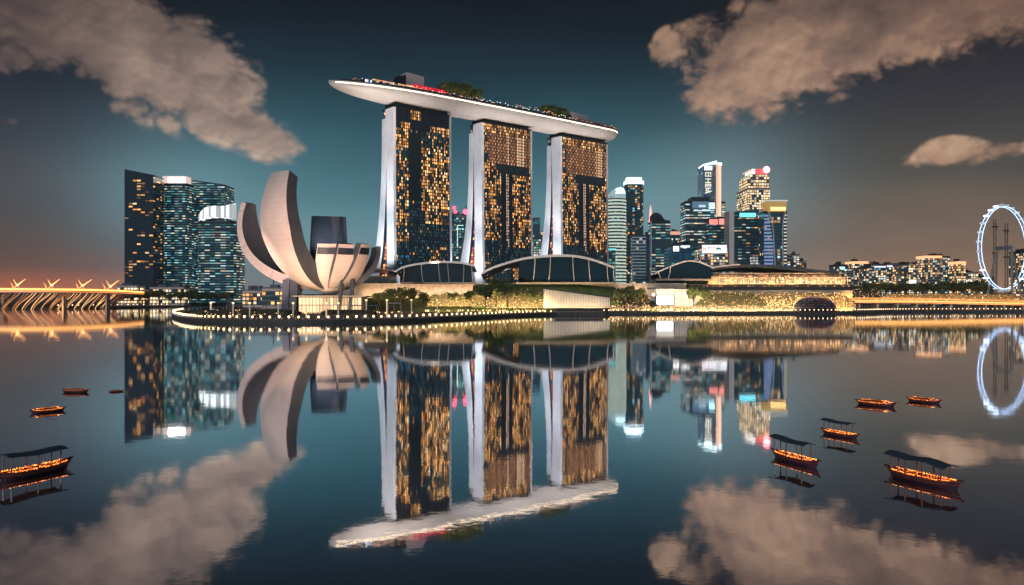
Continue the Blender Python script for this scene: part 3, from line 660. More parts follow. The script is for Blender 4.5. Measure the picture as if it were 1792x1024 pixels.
def tower(label, x0, x1, yt, d, kinds=('warm',), prob=.2, cw=4.5, ch=4.2, depth=None, rz=0, n=0, sq=2.0, band='body', bandh=.9, bo=.5, wallm='body', clump=.6, bandlit=0, z0=1.9, yt2=None, extra=None, cat='tower', name='office_tower', group=None, dark=(.005, .020, .030), bandcol=None, zgap=1, fill=(.78, .66)):
    X0, X1 = XG(x0, d), XG(x1, d); w = X1-X0; dp = depth or w*.85; zt = ZG(yt, d); cx = (X0+X1)/2; cy = d+dp/2
    if rz: 
        k = abs(cos(rz))+abs(sin(rz))*dp/w; w, dp = w/k, dp/k
    fp = rot_fp(cx, cy, w, dp, rz, n, sq)
    ztf = None
    if yt2 is not None:
        zt2 = ZG(yt2, d); ztf = lambda x, y: zt+(zt2-zt)*max(0, min(1, (x-X0)/(X1-X0)))
    root = empty(name, (cx, cy, z0), label, cat, group); ps = []
    b = MB(); b.prism(fp, z0, ztf or zt); ps.append(b.build('wall', M[wallm] if isinstance(wallm, str) else wallm, root))
    zm = max(zt, ZG(yt2, d)) if yt2 is not None else zt
    g = MB(); cells(g, fp, z0+3, zm-2.5, cw, ch, prob, kinds, clump=clump, bandlit=bandlit, dark=dark, ztop=ztf, fill=fill); ps.append(g.build('glass_facade', M['glass'], root))
    if band:
        nv = max(1, int((zm-2.5-z0-3)/ch)); b = MB(); f2 = grow(fp, bo)
        for j in range(0, nv+1, zgap):
            z = z0+3+(zm-2.5-z0-3)*j/nv
            if ztf:
                if z+bandh > min(ztf(*p) for p in fp): continue
            b.prism(f2, z-bandh/2, z+bandh/2, 0, bandcol)
        bm_ = M[band] if isinstance(band, str) else band
        ps.append(b.build('floor_bands', bm_, root))
    rb = MB()
    if ztf is None:                                        # plant rooms and a parapet so the roofline is not a bare edge
        rb.prism(grow(fp, .4), zt, zt+1.4)
        for q in range(random.choice((1, 2, 2, 3))):
            a = cx+random.uniform(-.28, .28)*w; rb.box(a-w*.12, cy-dp*.2, zt+1.4, a+w*.12, cy+dp*.2, zt+1.4+random.uniform(2, 6))
        ps.append(rb.build('roof_plant', M['dark'], root))
        if w > 25 and random.random() < .45:
            am = MB(); ax_ = cx+random.uniform(-.3, .3)*w; am.tube([(ax_, cy, zt+1), (ax_, cy, zt+random.uniform(9, 18))], .5, n=4); ps.append(am.build('antenna', M['dark'], root))
    if extra: ps += extra(root, fp, X0, X1, zt, d, cx, cy, w, dp)
    recenter(root, *ps); return root
def bx(name, m, px0, px1, ya, yb, d, dp=1, col=None, off=0):
    """a slab seen at rows ya..yb in front of the facade at distance d"""
    def f(root):
        b = MB(); b.box(XG(px0, d), d-off-dp, ZG(yb, d), XG(px1, d), d-off, ZG(ya, d), 0, col); return b.build(name, m, root)
    return f
def glow(c, k): return tuple(x*k for x in c)
M['pinkwall'] = mat('lit_pink_stone', (.55, .42, .36), .6, noise_s=.2, noise_a=.15)

# --- left group
def topband(y0, y1, c, k, name='lit_crown', inset=0):
    def ex(root, fp, X0, X1, zt, d, cx, cy, w, dp):
        b = MB(); b.prism(grow(fp, .9), ZG(y1, d), ZG(y0, d), 0, glow(c, k)); return [b.build(name, M['lit'], root)]
    return ex
dL = 1500
tower('darkest leftmost tower with scattered warm windows and a sloped top', 218, 268, 296, dL-60, ('warm',), .22, 6.5, 5.2, fill=(.9, .5), yt2=306, bandh=.4, clump=.55, dark=(.003, .006, .01))
tower('narrow dark blue tower squeezed between the darkest left tower and the white-crowned one', 260, 292, 316, dL+60, ('warm', 'cool', 'teal'), .33, 5, 6, yt2=320, clump=.6)
def ex(root, fp, X0, X1, zt, d, cx, cy, w, dp):
    o = []
    b = MB(); b.box(XG(281, d), cy-dp*.3, zt, XG(322, d), cy+dp*.3, ZG(307, d), 0, (.85, .62, .55)); o.append(b.build('crown_wall', M['lit'], root))
    b = MB(); 
    for i in range(9): 
        x = XG(291+i*3.4, d); b.box(x, cy-dp*.3-1, ZG(319, d), x+w*.062, cy-dp*.3-.1, ZG(309, d), 0, (3.6, 3.5, 3.3))
    o.append(b.build('crown_sign', M['lit'], root)); return o
tower('glass tower with a brilliant white lit crown, third from the left', 283, 328, 322, dL, ('teal', 'cool', 'cool'), .55, 7, 4.6, dark=(.006, .034, .05), fill=(.97, .36), rz=.0, n=20, sq=4.5, band='body', bandh=.7, clump=.7, bandlit=.3, extra=ex)
tower('taller blue-banded tower with slanted roof standing behind the white-crested one', 337, 393, 315, dL+90, ('cool', 'teal'), .62, 7, 4.6, dark=(.006, .034, .05), fill=(.97, .36), band='body', bandh=.7, clump=.5, yt2=323, bandlit=.3)
def ex(root, fp, X0, X1, zt, d, cx, cy, w, dp):
    b = MB(); pts = smooth_path([(346, 388, 376), (356, 382, 364), (372, 380, 360), (390, 381, 360), (408, 383, 355)], 4); y = cy-dp*.45
    n_ = len(pts)
    for i in range(n_-1):
        (xa, ba, ta), (xb, bb, tb) = pts[i], pts[i+1]; e = random.choice((.25, .6, .8, 1.0)) if i % 3 else .3
        A_ = [(XG(xa, d), y, ZG(ba, d)), (XG(xb, d), y, ZG(bb, d)), (XG(xb, d), y, ZG(tb, d)), (XG(xa, d), y, ZG(ta, d))]; B_ = [(p[0], p[1]+14, p[2]) for p in A_]
        b.quad(*A_, 0, glow((1.5, 1.6, 1.6), e)); b.quad(*B_[::-1], 0, glow((1.5, 1.6, 1.6), e)); b.quad(A_[3], A_[2], B_[2], B_[3], 0, (.8, .9, .9))
    return [b.build('lit_crest', M['lit'], root)]
tower('broad blue-banded tower with a curved white crest, rightmost of the left group', 340, 413, 388, dL-80, ('cool', 'teal', 'cool', 'white'), .6, 7, 4.6, dark=(.006, .036, .052), fill=(.97, .36), n=24, sq=4, band='body', bandh=.7, clump=.6, bandlit=.35, extra=ex)
for a, c_, y, lab in ((205, 240, 500, 'small low lit block at the foot of the darkest left tower'), (262, 322, 503, 'low pale lit block at the foot of the white-crowned tower')):
    tower(lab, a, c_, y, 1300, ('gold',), .6, 5, 5, depth=25, wallm='pinkwall', band=None, name='low_building', cat='building')
tower('low orange-lit block between the left towers and the museum', 424, 462, 509, 950, ('gold', 'warm'), .55, 4, 4, depth=20, wallm='pinkwall', band=None, name='low_building', cat='building')
tower('low lit hall directly behind the museum legs', 458, 520, 505, 800, ('gold', 'warm'), .4, 4, 4, depth=20, wallm='pinkwall', band='concrete', bandh=.5, name='low_building', cat='building')
# --- seen between the slab towers
def ex(root, fp, X0, X1, zt, d, cx, cy, w, dp):
    b = MB(); 
    for x, y in ((795, 364), (797, 371)): b.ball((XG(x, d), cy-dp/2-2, ZG(y, d)), 3.5, 0, (4, .25, .5), 8, 5)
    return [b.build('aviation_light', M['lit'], root)]
tower('speckled teal tower with pink roof lights seen between the nearest and middle slab towers', 780, 803, 372, 1500, ('teal', 'teal', 'cool'), .45, 4.5, 4.6, extra=ex, wallm=mat('teal_cladding', (.02, .10, .12), .3, noise_s=.1))
def ex(root, fp, X0, X1, zt, d, cx, cy, w, dp):
    b = MB(); b.ball((XG(815, d), cy-dp/2-2, ZG(371, d)), 5, 0, (5, .3, .6), 8, 5); b2 = MB(); b2.tube([(XG(815, d), cy, zt), (XG(815, d), cy, ZG(358, d))], .8)
    b3 = MB(); b3.box(XG(800, d), d-1.6, ZG(433, d), XG(801.3, d), d-.6, ZG(394, d), 0, (.7, 1.1, .9)); b3.box(XG(800, d), d-1.6, ZG(395.3, d), XG(811, d), d-.6, ZG(394, d), 0, (.7, 1.1, .9))
    return [b.build('aviation_light', M['lit'], root), b2.build('mast', M['dark'], root), b3.build('light_line', M['lit'], root)]
tower('speckled teal tower with a mast and red roof lamp behind the middle slab tower', 798, 832, 378, 1440, ('teal', 'teal', 'cool'), .5, 4.5, 4.6, extra=ex, wallm=mat('deep_teal_cladding', (.02, .09, .11), .3, noise_s=.1))
tower('small pale blue-topped tower between the middle and farthest slab towers', 926, 945, 381, 1560, ('cool', 'teal'), .5, 4.5, 5, band='band', yt2=381)
tower('low wide speckled blue block between the middle and farthest slab towers', 925, 964, 416, 1480, ('cool', 'teal', 'white'), .6, 4.5, 4.5, depth=40)
tower('small block with an orange lit top between the middle and farthest slab towers', 948, 960, 405, 1620, ('warm', 'cool'), .6, 4.5, 4.5, extra=topband(406, 411, (1, .5, .25), 1))
# --- right group
def ex(root, fp, X0, X1, zt, d, cx, cy, w, dp):
    o = []
    b = MB(); rings = []
    for k in range(8):                                    # slanted glass dome
        t_ = k/7; f = [(cx+(x-cx)*cos(t_*1.45), cy+(y-cy)*cos(t_*1.45)) for x, y in fp]
        rings.append([Vector((x+6*t_, y, zt+(ZG(326, d)-zt)*sin(t_*1.5)*(1+.35*(x-cx)/w))) for x, y in f])
    for k in range(7):
        for j in range(len(fp)):
            j2 = (j+1) % len(fp); e = 2.2 if (rings[k][j].x > cx-w*.1 and k > 1 and rings[k][j].y < cy) else .5
            b.add([rings[k][j], rings[k][j2], rings[k+1][j2].lerp(rings[k][j2], .25), rings[k+1][j].lerp(rings[k][j], .25)], [(0, 1, 2, 3)], 0, (.62*e, .9*e, .95*e))
    b.add(rings[-1], [tuple(range(len(fp)))], 0, (1, 1, 1)); o.append(b.build('dome', M['lit'], root)); return o
tower('round tower wrapped in glowing white rings under a slanted glass dome', 1062, 1097, 348, 1500, ('teal',), .2, 5, 6.2, n=24, band=M['lit'], bandh=3.0, bo=1.2, bandcol=(.60, .68, .55), extra=ex)
def ex(root, fp, X0, X1, zt, d, cx, cy, w, dp):
    b = MB(); b.prism(grow(fp, 1.5), zt, ZG(316, d), 0, (1.4, 2.0, 2.2)); b.prism(grow(fp, -3), ZG(316, d), ZG(310, d), 0, (2.4, 3, 3.2)); 
    return [b.build('lit_crown', M['lit'], root)]
tower('tall dark round-cornered tower with a brilliant cyan-white crown', 1095, 1127, 322, 1620, ('warm', 'cool', 'warm'), .25, 4.5, 4.5, n=20, sq=4, clump=.6, extra=ex)
tower('low grey louvred block in front of the cyan-crowned tower', 1107, 1130, 413, 1400, ('white',), .05, 5, 5.5, band='bandw', bandh=1.8, bo=1, wallm='dark')
tower('dark blind narrow slab right of the grey louvred block', 1130.5, 1137, 411, 1420, ('cool',), .03, 5, 5, depth=30)
tower('small low dark block with a lit teal sign beneath the ringed round tower', 1059, 1077, 434, 1380, ('teal',), .2, 5, 5, extra=topband(435, 438, (.2, .9, 1), 1), name='low_building', cat='building')
def ex(root, fp, X0, X1, zt, d, cx, cy, w, dp):
    b = MB(); pr = smooth_path([(1139, 378), (1146, 372), (1156, 375), (1163, 384), (1173, 386)], 4)
    pts = [(XG(x, d), ZG(y, d)) for x, y in pr]; pts = [(pts[-1][0], zt-2)]+pts[::-1]+[(pts[0][0], zt-2)]; b.ext(pts, cy-dp*.5, cy+dp*.4)
    o = [b.build('curved_top', M['body'], root)]
    b = MB(); b.tube([(XG(1141, d), cy, zt), (XG(1141, d), cy, ZG(358, d))], lambda t_: 3.2*(1-t_)+.8, 0, (1.7, .75, .65)); o.append(b.build('spire', M['lit'], root))
    b = MB(); b.box(XG(1138.5, d), d-3, 3, XG(1140, d), d+2, zt); o.append(b.build('edge_fin', M['bandw'], root)); return o
tower('dark banded tower with a curved top and a pink lit spire at its left', 1139, 1173, 388, 1440, ('cool', 'white', 'teal'), .35, 8, 5, fill=(.97, .4), band='band', bandh=.8, bandlit=.45, extra=ex)
tower('small round-topped block with an orange sign right of the pink-spired tower', 1174, 1190, 405, 1560, ('warm', 'cool'), .3, 4.5, 5, n=16, sq=3, extra=topband(405, 411, (1, .45, .3), .9))
tower('small pale lit block between the orange-signed block and the dark box-topped tower', 1188, 1202, 417, 1620, ('white', 'cool'), .7, 4.5, 5)
# lettered tower behind the box-topped one
def ex(root, fp, X0, X1, zt, d, cx, cy, w, dp):
    o = []; g2 = lambda n_, c, *q: o.append((lambda b: b.build(n_, M['lit'], root))(q[0]))
    b = MB(); b.ext([(XG(1231, d), ZG(290, d)), (XG(1254, d), ZG(286, d)), (XG(1254, d), ZG(281.5, d)), (XG(1230, d), ZG(288, d))], d-3, d+dp*.8, 0, (1.8, 2.4, 2.5)); b.box(XG(1255, d), d-2, ZG(290, d), XG(1263, d), d+dp*.7, ZG(285, d), 0, (1.6, 2.1, 2.2)); o.append(b.build('lit_crown', M['lit'], root))
    b = MB(); b.box(XG(1232.5, d), d-1.5, ZG(298, d), XG(1246, d), d-.5, ZG(290.5, d), 0, (1.7, 1.8, 1.8)); o.append(b.build('lit_panel', M['lit'], root))
    b = MB(); b.box(XG(1253, d), d-3, 5, XG(1256.5, d), d-.2, ZG(287, d), 0, (1.1, .55, .3)); b.box(XG(1257, d), d-3, 5, XG(1261.5, d), d-.2, ZG(290, d), 0, (1.15, .8, .58)); o.append(b.build('lit_edge', M['lit'], root))
    b = MB(); X, Z = (lambda x: XG(x, d)), (lambda y: ZG(y, d)); c = (1.4, 1.3, 1.0)
    def st(xa, ya, xb, yb): b.box(min(X(xa), X(xb)), d-2, Z(max(ya, yb)), max(X(xa), X(xb)), d-.6, Z(min(ya, yb)), 0, c)
    # the vertical lettering: four glyphs, one above another
    for y in (302,): st(1234, y, 1244, y+1); st(1234, y+6, 1245, y+7); st(1234, y, 1235, y+7); st(1239, y+2, 1240, y+7); st(1243, y, 1244, y+4)
    for y in (313,): st(1234, y, 1244, y+1); st(1234, y+6, 1244, y+7); st(1238.5, y, 1239.5, y+7)
    for y in (322,): st(1234, y, 1244, y+1); st(1234, y, 1235.2, y+6); st(1238.5, y, 1239.5, y+5); st(1243, y, 1244, y+5); st(1234, y+3, 1244, y+3.8)
    for y in (329,): st(1235, y, 1244, y+1); st(1235, y, 1236, y+5.5); st(1238.8, y, 1239.8, y+5); st(1235, y+5, 1240, y+6)
    b.ext([(X(1234), Z(339)), (X(1245), Z(335.4)), (X(1245), Z(334)), (X(1234), Z(337.2))], d-2, d-.6, 0, c)
    o.append(b.build('lettering', M['lit'], root)); return o
tower('tallest thin grey tower of the right group with white vertical lettering and a cyan-white crown', 1231, 1262, 289, 1600, ('cool',), .04, 5, 5, depth=50, wallm=mat('grey_blue_panels', (.22, .25, .30), .4, noise_s=.1), band=None, extra=ex, dark=(.05, .07, .10), fill=(.9, .9))
tower('thin pale tower sliver beside the lettered tower', 1262.5, 1269, 354, 1700, ('white',), .9, 5, 5, depth=30)
def ex(root, fp, X0, X1, zt, d, cx, cy, w, dp):
    o = []; b = MB(); b.box(XG(1210, d), d-2, zt, XG(1242, d), d+dp*.7, ZG(345, d)); o.append(b.build('roof_box', M['dark'], root))
    b = MB(); b.box(XG(1211, d), d-2.8, ZG(365, d), XG(1240, d), d-2.1, ZG(353, d), 0, (.06, .15, .25)); b.box(XG(1240, d), d-2.8, ZG(366, d), XG(1250, d), d-2.1, ZG(355, d), 0, (.9, 1.6, 1.8)); b.box(XG(1222, d), d-3.2, ZG(363, d), XG(1234, d), d-2.8, ZG(359, d), 0, (.6, .8, .9)); b.box(XG(1213, d), d-3, ZG(370, d), XG(1249, d), d-2.1, ZG(368, d), 0, (.6, .9, 1)); o.append(b.build('lit_sign', M['lit'], root)); return o
tower('broad dark boxy-topped tower with a small cyan sign before the lettered tower', 1200, 1250, 353, 1440, ('cool', 'white', 'white'), .35, 7, 4.8, fill=(.95, .4), band='band', bandh=.8, bandlit=.4, extra=ex)
tower('dark teal tower under a glowing red sign band', 1240, 1275, 383, 1350, ('cool', 'teal', 'warm'), .35, 6, 5, fill=(.9, .4), extra=(lambda root, fp, X0, X1, zt, d, cx, cy, w, dp: [(lambda b: (b.box(XG(1241, d), d-2, ZG(393, d), XG(1256, d), d-.8, ZG(384, d), 0, (1.4, .35, .28)), b.box(XG(1258, d), d-2, ZG(393, d), XG(1274.6, d), d-.8, ZG(383, d), 0, (1.5, .4, .32)), b.build('red_sign', M['lit'], root))[2])(MB())]))
# teal low block and billboard block
def ex(root, fp, X0, X1, zt, d, cx, cy, w, dp):
    b = MB(); b.box(XG(1178, d), d-1.5, ZG(440, d), XG(1188, d), d-.6, ZG(431, d), 0, (1.6, 1.5, 1.4)); b.box(XG(1191, d), d-1.5, ZG(433, d), XG(1207, d), d-.6, ZG(430, d), 0, (1.6, 1.6, 1.6)); b.box(XG(1195, d), d-1.5, ZG(434.5, d), XG(1201, d), d-.6, ZG(433.01, d), 0, (1.6, 1.6, 1.6))
    b2 = MB(); b2.box(XG(1180.5, d), d-1.8, ZG(438.5, d), XG(1184, d), d-1.51, ZG(436.5, d), 0, (.7, .3, .05))
    return [b.build('lit_sign', M['lit'], root), b2.build('sign_mark', M['lit'], root)]
tower('wide low teal glass block with two small white signs along its top', 1175, 1228, 428.5, 1250, ('teal',), .08, 5, 5, depth=60, wallm=mat('teal_glass_wall', (.01, .10, .15), .25, noise_s=.05), dark=(.003, .035, .055), extra=ex, fill=(.93, .93), clump=.3)
def ex(root, fp, X0, X1, zt, d, cx, cy, w, dp):
    b = MB(); b.box(XG(1228.5, d), d-3, ZG(443, d), XG(1271, d), d-1, ZG(429, d), 0, (1.15, 1.1, 1.12)); o = [b.build('billboard', M['lit'], root)]
    b = MB(); X, Z = (lambda x: XG(x, d)), (lambda y: ZG(y, d))
    def st(xa, ya, xb, yb, c): b.box(X(xa), d-3.4, Z(yb), X(xb), d-3.02, Z(ya), 0, c)
    pk, br, ge = (.75, .3, .3), (.35, .12, .14), (.02, .16, .16)
    st(1230, 433, 1231, 438, pk); st(1230, 435, 1233, 435.8, pk); st(1233, 432.5, 1234, 439, pk)
    st(1238.5, 432.5, 1239.4, 438, br); st(1238.5, 432.5, 1241, 433.4, br); st(1240.3, 433, 1241, 434.8, br)
    st(1243.5, 432.5, 1244.3, 436, pk); st(1243.5, 435.6, 1245.6, 436.2, pk); st(1247.2, 432.5, 1248, 435.5, br); st(1249.2, 431.8, 1249.8, 434, pk)
    b.ext([(X(1251), Z(437)), (X(1262), Z(437)), (X(1260), Z(434.5)), (X(1255), Z(433.3)), (X(1252.5), Z(434.6))], d-3.4, d-3.02, 0, ge)
    o.append(b.build('billboard_writing', M['lit'], root)); return o
tower('low mesh-fronted block topped by a long white billboard with small pink marks', 1228, 1274, 432, 1200, ('warm', 'white', 'cool'), .62, 4, 4, depth=50, band='concrete', bandh=.8, extra=ex, clump=.3)
# teal slab with pale pillars
def ex(root, fp, X0, X1, zt, d, cx, cy, w, dp):
    o = []
    for a, c_, ya in ((1275, 1283.5, 370), (1327, 1335, 366)):
        b = MB(); b.box(XG(a, d), d-4, 1.9, XG(c_, d), d+dp*.8, ZG(ya, d)); o.append(b.build('side_pillar', M['pillar'], root))
    b = MB(); b.box(XG(1294, d), d-2, ZG(380, d), XG(1322, d), d-.9, ZG(373, d), 0, (.25, 1.5, 1.8)); o.append(b.build('lit_sign', M['lit'], root)); return o
M['pillar'] = mat('floodlit_pillar', (.6, .55, .52), .5, noise_s=.1, noise_a=.1)
tower('teal glass slab with a bright cyan sign between two pale pillars', 1284, 1327, 371, 1300, ('cool', 'teal', 'warm'), .3, 6, 5, fill=(.9, .35), yt2=366, bandlit=.1, extra=ex, wallm=mat('teal_slab_cladding', (.01, .07, .09), .3, noise_s=.1), dark=(.003, .02, .028), clump=.7)
tower('little arched pink lit block at the foot of the teal slab', 1317, 1327, 446, 1200, ('white',), .7, 4, 4, depth=12, wallm='pinkwall', name='low_building', cat='building')
# stepped warm tower with red top
def ex(root, fp, X0, X1, zt, d, cx, cy, w, dp):
    o = []; fx = lambda a, c_, ya, yb, dd=0: rot_fp((XG(a, d)+XG(c_, d))/2, cy, XG(c_, d)-XG(a, d), dp*.8)
    b = MB(); g = MB()
    for a, c_, ya, yb in ((1311, 1348, 308, 330), (1314, 1345, 304, 309)):
        q = fx(a, c_, ya, yb); b.prism(q, ZG(yb, d)+.01, ZG(ya, d)); cells(g, q, ZG(yb, d), ZG(ya, d), 5, 5, .95, ('gold',), off=.3)
    o += [b.build('upper_block', M['pinkwall'], root), g.build('lit_windows', M['lit'], root)]
    b = MB(); b.box(XG(1325, d), cy-dp*.3, ZG(308, d), XG(1346, d), cy+dp*.3, ZG(293.5, d), 0, (.85, .08, .09)); o.append(b.build('red_roof_block', M['lit'], root))
    b = MB(); b.box(XG(1319, d), cy-dp*.35, ZG(308, d), XG(1324.5, d), cy+dp*.3, ZG(294, d), 0, (1.2, 1.25, 1.2)); b.box(XG(1314, d), cy-dp*.35, ZG(297, d), XG(1319, d), cy+dp*.3, ZG(295.5, d), 0, (.8, .5, .4)); o.append(b.build('lit_fin', M['lit'], root))
    b = MB(); b.ball((XG(1343.5, d), cy-dp*.4, ZG(296, d)), 6.5, 0, (14, 1.6, 1.8)); o.append(b.build('aviation_light', M['lit'], root)); return o
tower('brightest warm white stepped tower with red top and glaring red lamp', 1308, 1348, 330, 1500, ('gold',), .75, 4.2, 4.6, depth=70, wallm='pinkwall', band='pinkwall', bandh=.8, extra=ex, clump=.4)
# gold-crowned tower
def ex(root, fp, X0, X1, zt, d, cx, cy, w, dp):
    o = []; b = MB(); b.ext([(XG(1343, d), ZG(371, d)), (XG(1374, d), ZG(371, d)), (XG(1376, d), ZG(352, d)), (XG(1340, d), ZG(352, d))], d-4, d+dp*.7, 0, (.42, .24, .05)); b.box(XG(1347, d), d-5, ZG(369, d), XG(1373, d), d-4.01, ZG(363, d), 0, (2.2, 1.35, .45)); o.append(b.build('gold_crown', M['lit'], root))
    b = MB(); b.box(XG(1340, d), d-5.5, ZG(352.5, d), XG(1377, d), d+dp*.75, ZG(350.8, d), 0, (.5, .62, .7)); o.append(b.build('roof_slab', M['lit'], root))
    for pp in ([(1344, 371), (1350, 385), (1353, 410), (1354.5, 440), (1356, 466)], [(1374, 371), (1370, 390), (1369, 420), (1370, 466)]):
        b = MB(); b.tube([(XG(x, d), d-1.5, ZG(y, d)) for x, y in smooth_path(pp, 4)], .9, n=5); o.append(b.build('curved_rib', M['bandw'], root))
    b = MB()
    for y in range(376, 466, 6):
        b.box(XG(1337, d), d-1.2, ZG(y+3.2, d), XG(1344+min(9, (y-371)*.16), d), d-.5, ZG(y, d), 0, (.16, .26, .5)); b.box(XG(1371.5, d), d-1.2, ZG(y+2.0, d), XG(1376.5, d), d-.5, ZG(y, d), 0, (.8, .7, .55))
    o.append(b.build('lit_louvres', M['lit'], root)); return o
tower('dark tower with a golden lit crown and curved pale ribs, rightmost tall tower', 1337, 1377, 371, 1260, ('cool', 'warm'), .14, 4.6, 5, band='band', bandh=1.0, extra=ex)
def ex(root, fp, X0, X1, zt, d, cx, cy, w, dp): return []
for a, c_, y, k in ((1378, 1389, 451, ('white', 'warm')), (1388, 1399, 446, ('white',)), (1399, 1411, 458, ('warm',))):
    tower({1378: 'small glass block next to the gold-crowned tower', 1388: 'small arched-top block, second right of the gold-crowned tower', 1399: 'lowest warm block, third right of the gold-crowned tower'}[a], a, c_, y, 1500, k, .45, 4, 4, depth=25, wallm='concrete', name='low_building', cat='building')
# --- low skyline at right
low = [(1464, 1482, 464, 'grey-blue block with a small cyan square sign, first of the low right skyline', ('cool',), .25, 'body'), (1480, 1494, 470, 'low warm block right of the cyan-signed one', ('warm', 'white'), .5, 'concrete'), (1492, 1519, 459, 'wide block with a rounded orange top', ('cool', 'white'), .5, 'body'),
       (1516, 1530, 468, 'small plain blue-grey block left of the white-striped block', ('cool',), .4, 'body'), (1528, 1550, 463, 'white-striped office block with a lit top line', ('white', 'cool'), .65, 'band'), (1552, 1578, 462, 'office block with a blue fin at its right edge', ('white', 'cool'), .6, 'band'),
       (1578, 1590, 464, 'narrow tan block beside the blue-finned block', ('warm',), .35, 'concrete'), (1590, 1602, 462, 'tan block with a dazzling lamp at its foot', ('gold', 'white'), .6, 'pinkwall'), (1602, 1620, 464, 'grey slab directly left of the tallest tan block', ('cool', 'white'), .3, 'band'),
       (1620, 1648, 449, 'tallest block of the low right skyline, tan with an orange roof line', ('white', 'warm'), .55, 'pinkwall'), (1646, 1662, 449.5, 'dark glazed wing attached right of the tallest tan block', ('cool', 'white'), .5, 'body'), (1660, 1678, 477, 'low wide building with white lit base', ('white',), .5, 'concrete'),
       (1677, 1690, 459, 'slim orange-lit tower right of the tallest tan block', ('gold',), .7, 'pinkwall'), (1690, 1712, 477, 'low lit building left of the observation wheel', ('white', 'gold'), .5, 'concrete'), (1712, 1738, 484, 'dim low building behind the left rim of the wheel', ('warm',), .35, 'body'), (1786, 1812, 441, 'reddish lit block behind the right rim of the wheel', ('warm', 'gold'), .5, 'body')]
for i, (a, c_, y, lab, k, pr, wm_) in enumerate(low):
    dd = 1500+(i % 3)*45
    def ex(root, fp, X0, X1, zt, d, cx, cy, w, dp, i=i, a=a, c_=c_, y=y):
        b = MB(); nm = 'lit_sign'
        if i == 0: b.box(XG(a+7, d), d-1, ZG(y+8, d), XG(a+14, d), d-.4, ZG(y+3, d), 0, (.7, 1.5, 1.8)); b.box(XG(a+1, d), cy-1, zt+1, XG(a+2, d), cy+1, zt+8, 0, (.3, .2, .15))
        elif i in (2, 9, 12): b.prism(grow(fp, .8), zt-3, zt+1.6, 0, (1.6, .75, .35)); nm = 'lit_roof_line'
        elif i in (4, 5): b.box(X0, d-1, zt-6, X1, d-.4, zt-3, 0, (1.1, 1.1, 1.2)); nm = 'lit_roof_line'
        elif i in (7, 11, 13): b.box(X0, d-3, ZG(496, d), X1+3, d-2, ZG(490, d), 0, (2.2, 1.9, 1.5)); nm = 'lit_base'
        else: b.box(X0+w*.2, d-1, zt-4, X0+w*.7, d-.4, zt-2, 0, (.7, .5, .4))
        return [b.build(nm, M['lit'], root)]
    tower(lab, a, c_, y, dd, tuple(k)+('warm', 'gold'), pr, 4.2, 4.4, depth=35, wallm=wm_, name='city_block', cat='building', band='concrete' if i % 2 else 'band', bandh=.7, extra=ex, group='low buildings on the right skyline')
# ------------------------------------------------------------------ observation wheel
d = 900; wcx, wz, Rw = XG(1757, d), ZG(434, d), 46.5
wh = empty('observation_wheel', (wcx, d, 1.9), 'giant white-lit observation wheel at the right edge', 'ferris wheel'); ps = []
th = R(29); ax = Vector((cos(th), sin(th), 0)); nx = Vector((-sin(th), cos(th), 0))
def wp(a, r, o=0): return Vector((wcx, d, wz))+ax*cos(a)*r+Vector((0, 0, 1))*sin(a)*r+nx*o
b = MB()
for o_ in (-2.0, 2.0): b.tube([wp(2*pi*i/72, Rw, o_) for i in range(72)], .36, 0, (1.3, 1.8, 2.7), 5, closed=True)
for i in range(72): b.tube([wp(2*pi*i/72, Rw, -2 if i % 2 else 2), wp(2*pi*(i+1)/72, Rw, 2 if i % 2 else -2)], .14, 0, (.5, .8, 1.4), 4)
ps.append(b.build('rim', M['lit'], wh))
b = MB()
for i in range(28): b.tube([wp(2*pi*i/28, Rw, 0), wp(2*pi*i/28, 2, 4 if i % 2 else -4)], .07, n=3)
ps.append(b.build('spokes', M['dark'], wh))
for i in range(28):
    b = MB(); c = wp(2*pi*(i+.5)/28, Rw+2.2, 0); e = random.choice((.25, .3, .5, 1.6, 2.6))
    b.loft([[c+nx*(o_*3)+ax*(cos(q*pi/3)*r)+Vector((0, 0, sin(q*pi/3)*r)) for q in range(6)] for o_, r in ((-1, .5), (-.7, 1.1), (.7, 1.1), (1, .5))], 0, (1.1*e, 1.3*e, 1.6*e)); ps.append(b.build('capsule', M['lit'], wh))
b = MB(); b.tube([wp(0, 0, -9), wp(0, 0, 9)], 1.9, n=12); ps.append(b.build('hub', M['steel'], wh))
for sx in (-8, 8):
    for k in (-1, 1):
        b = MB(); top = wp(0, 0, sx); f_ = Vector((wcx, d, 0))+nx*sx*1.9+ax*k*11; b.tube([(f_.x, f_.y, 1.9), top], 1.1, n=8); ps.append(b.build('support_leg', M['stone'], wh))
recenter(wh, *ps)
for px, zt_, lab in ((1741, 384, 'left thin pylon standing behind the observation wheel'), (1761, 391, 'right thin pylon standing behind the observation wheel')):
    dd = 960; x = XG(px, dd); r_ = empty('pylon', (x, dd, 1.9), lab, 'pylon', 'pylons behind the wheel'); b = MB()
    for a in (-1.3, 1.3): b.box(x+a-.4, dd-.5, 1.9, x+a+.4, dd+.5, ZG(zt_, dd))
    p1 = b.build('mast', mat('warm_pylon', (.22, .14, .10), .6), r_); b = MB(); b.box(x-3, dd-1.3, ZG(zt_+14, dd), x+3, dd+1.3, ZG(zt_+12, dd)); b.box(x-3, dd-1.3, ZG(zt_+60, dd), x+3, dd+1.3, ZG(zt_+58, dd)); p2 = b.build('crossbar', M['dark'], r_); recenter(r_, p1, p2)

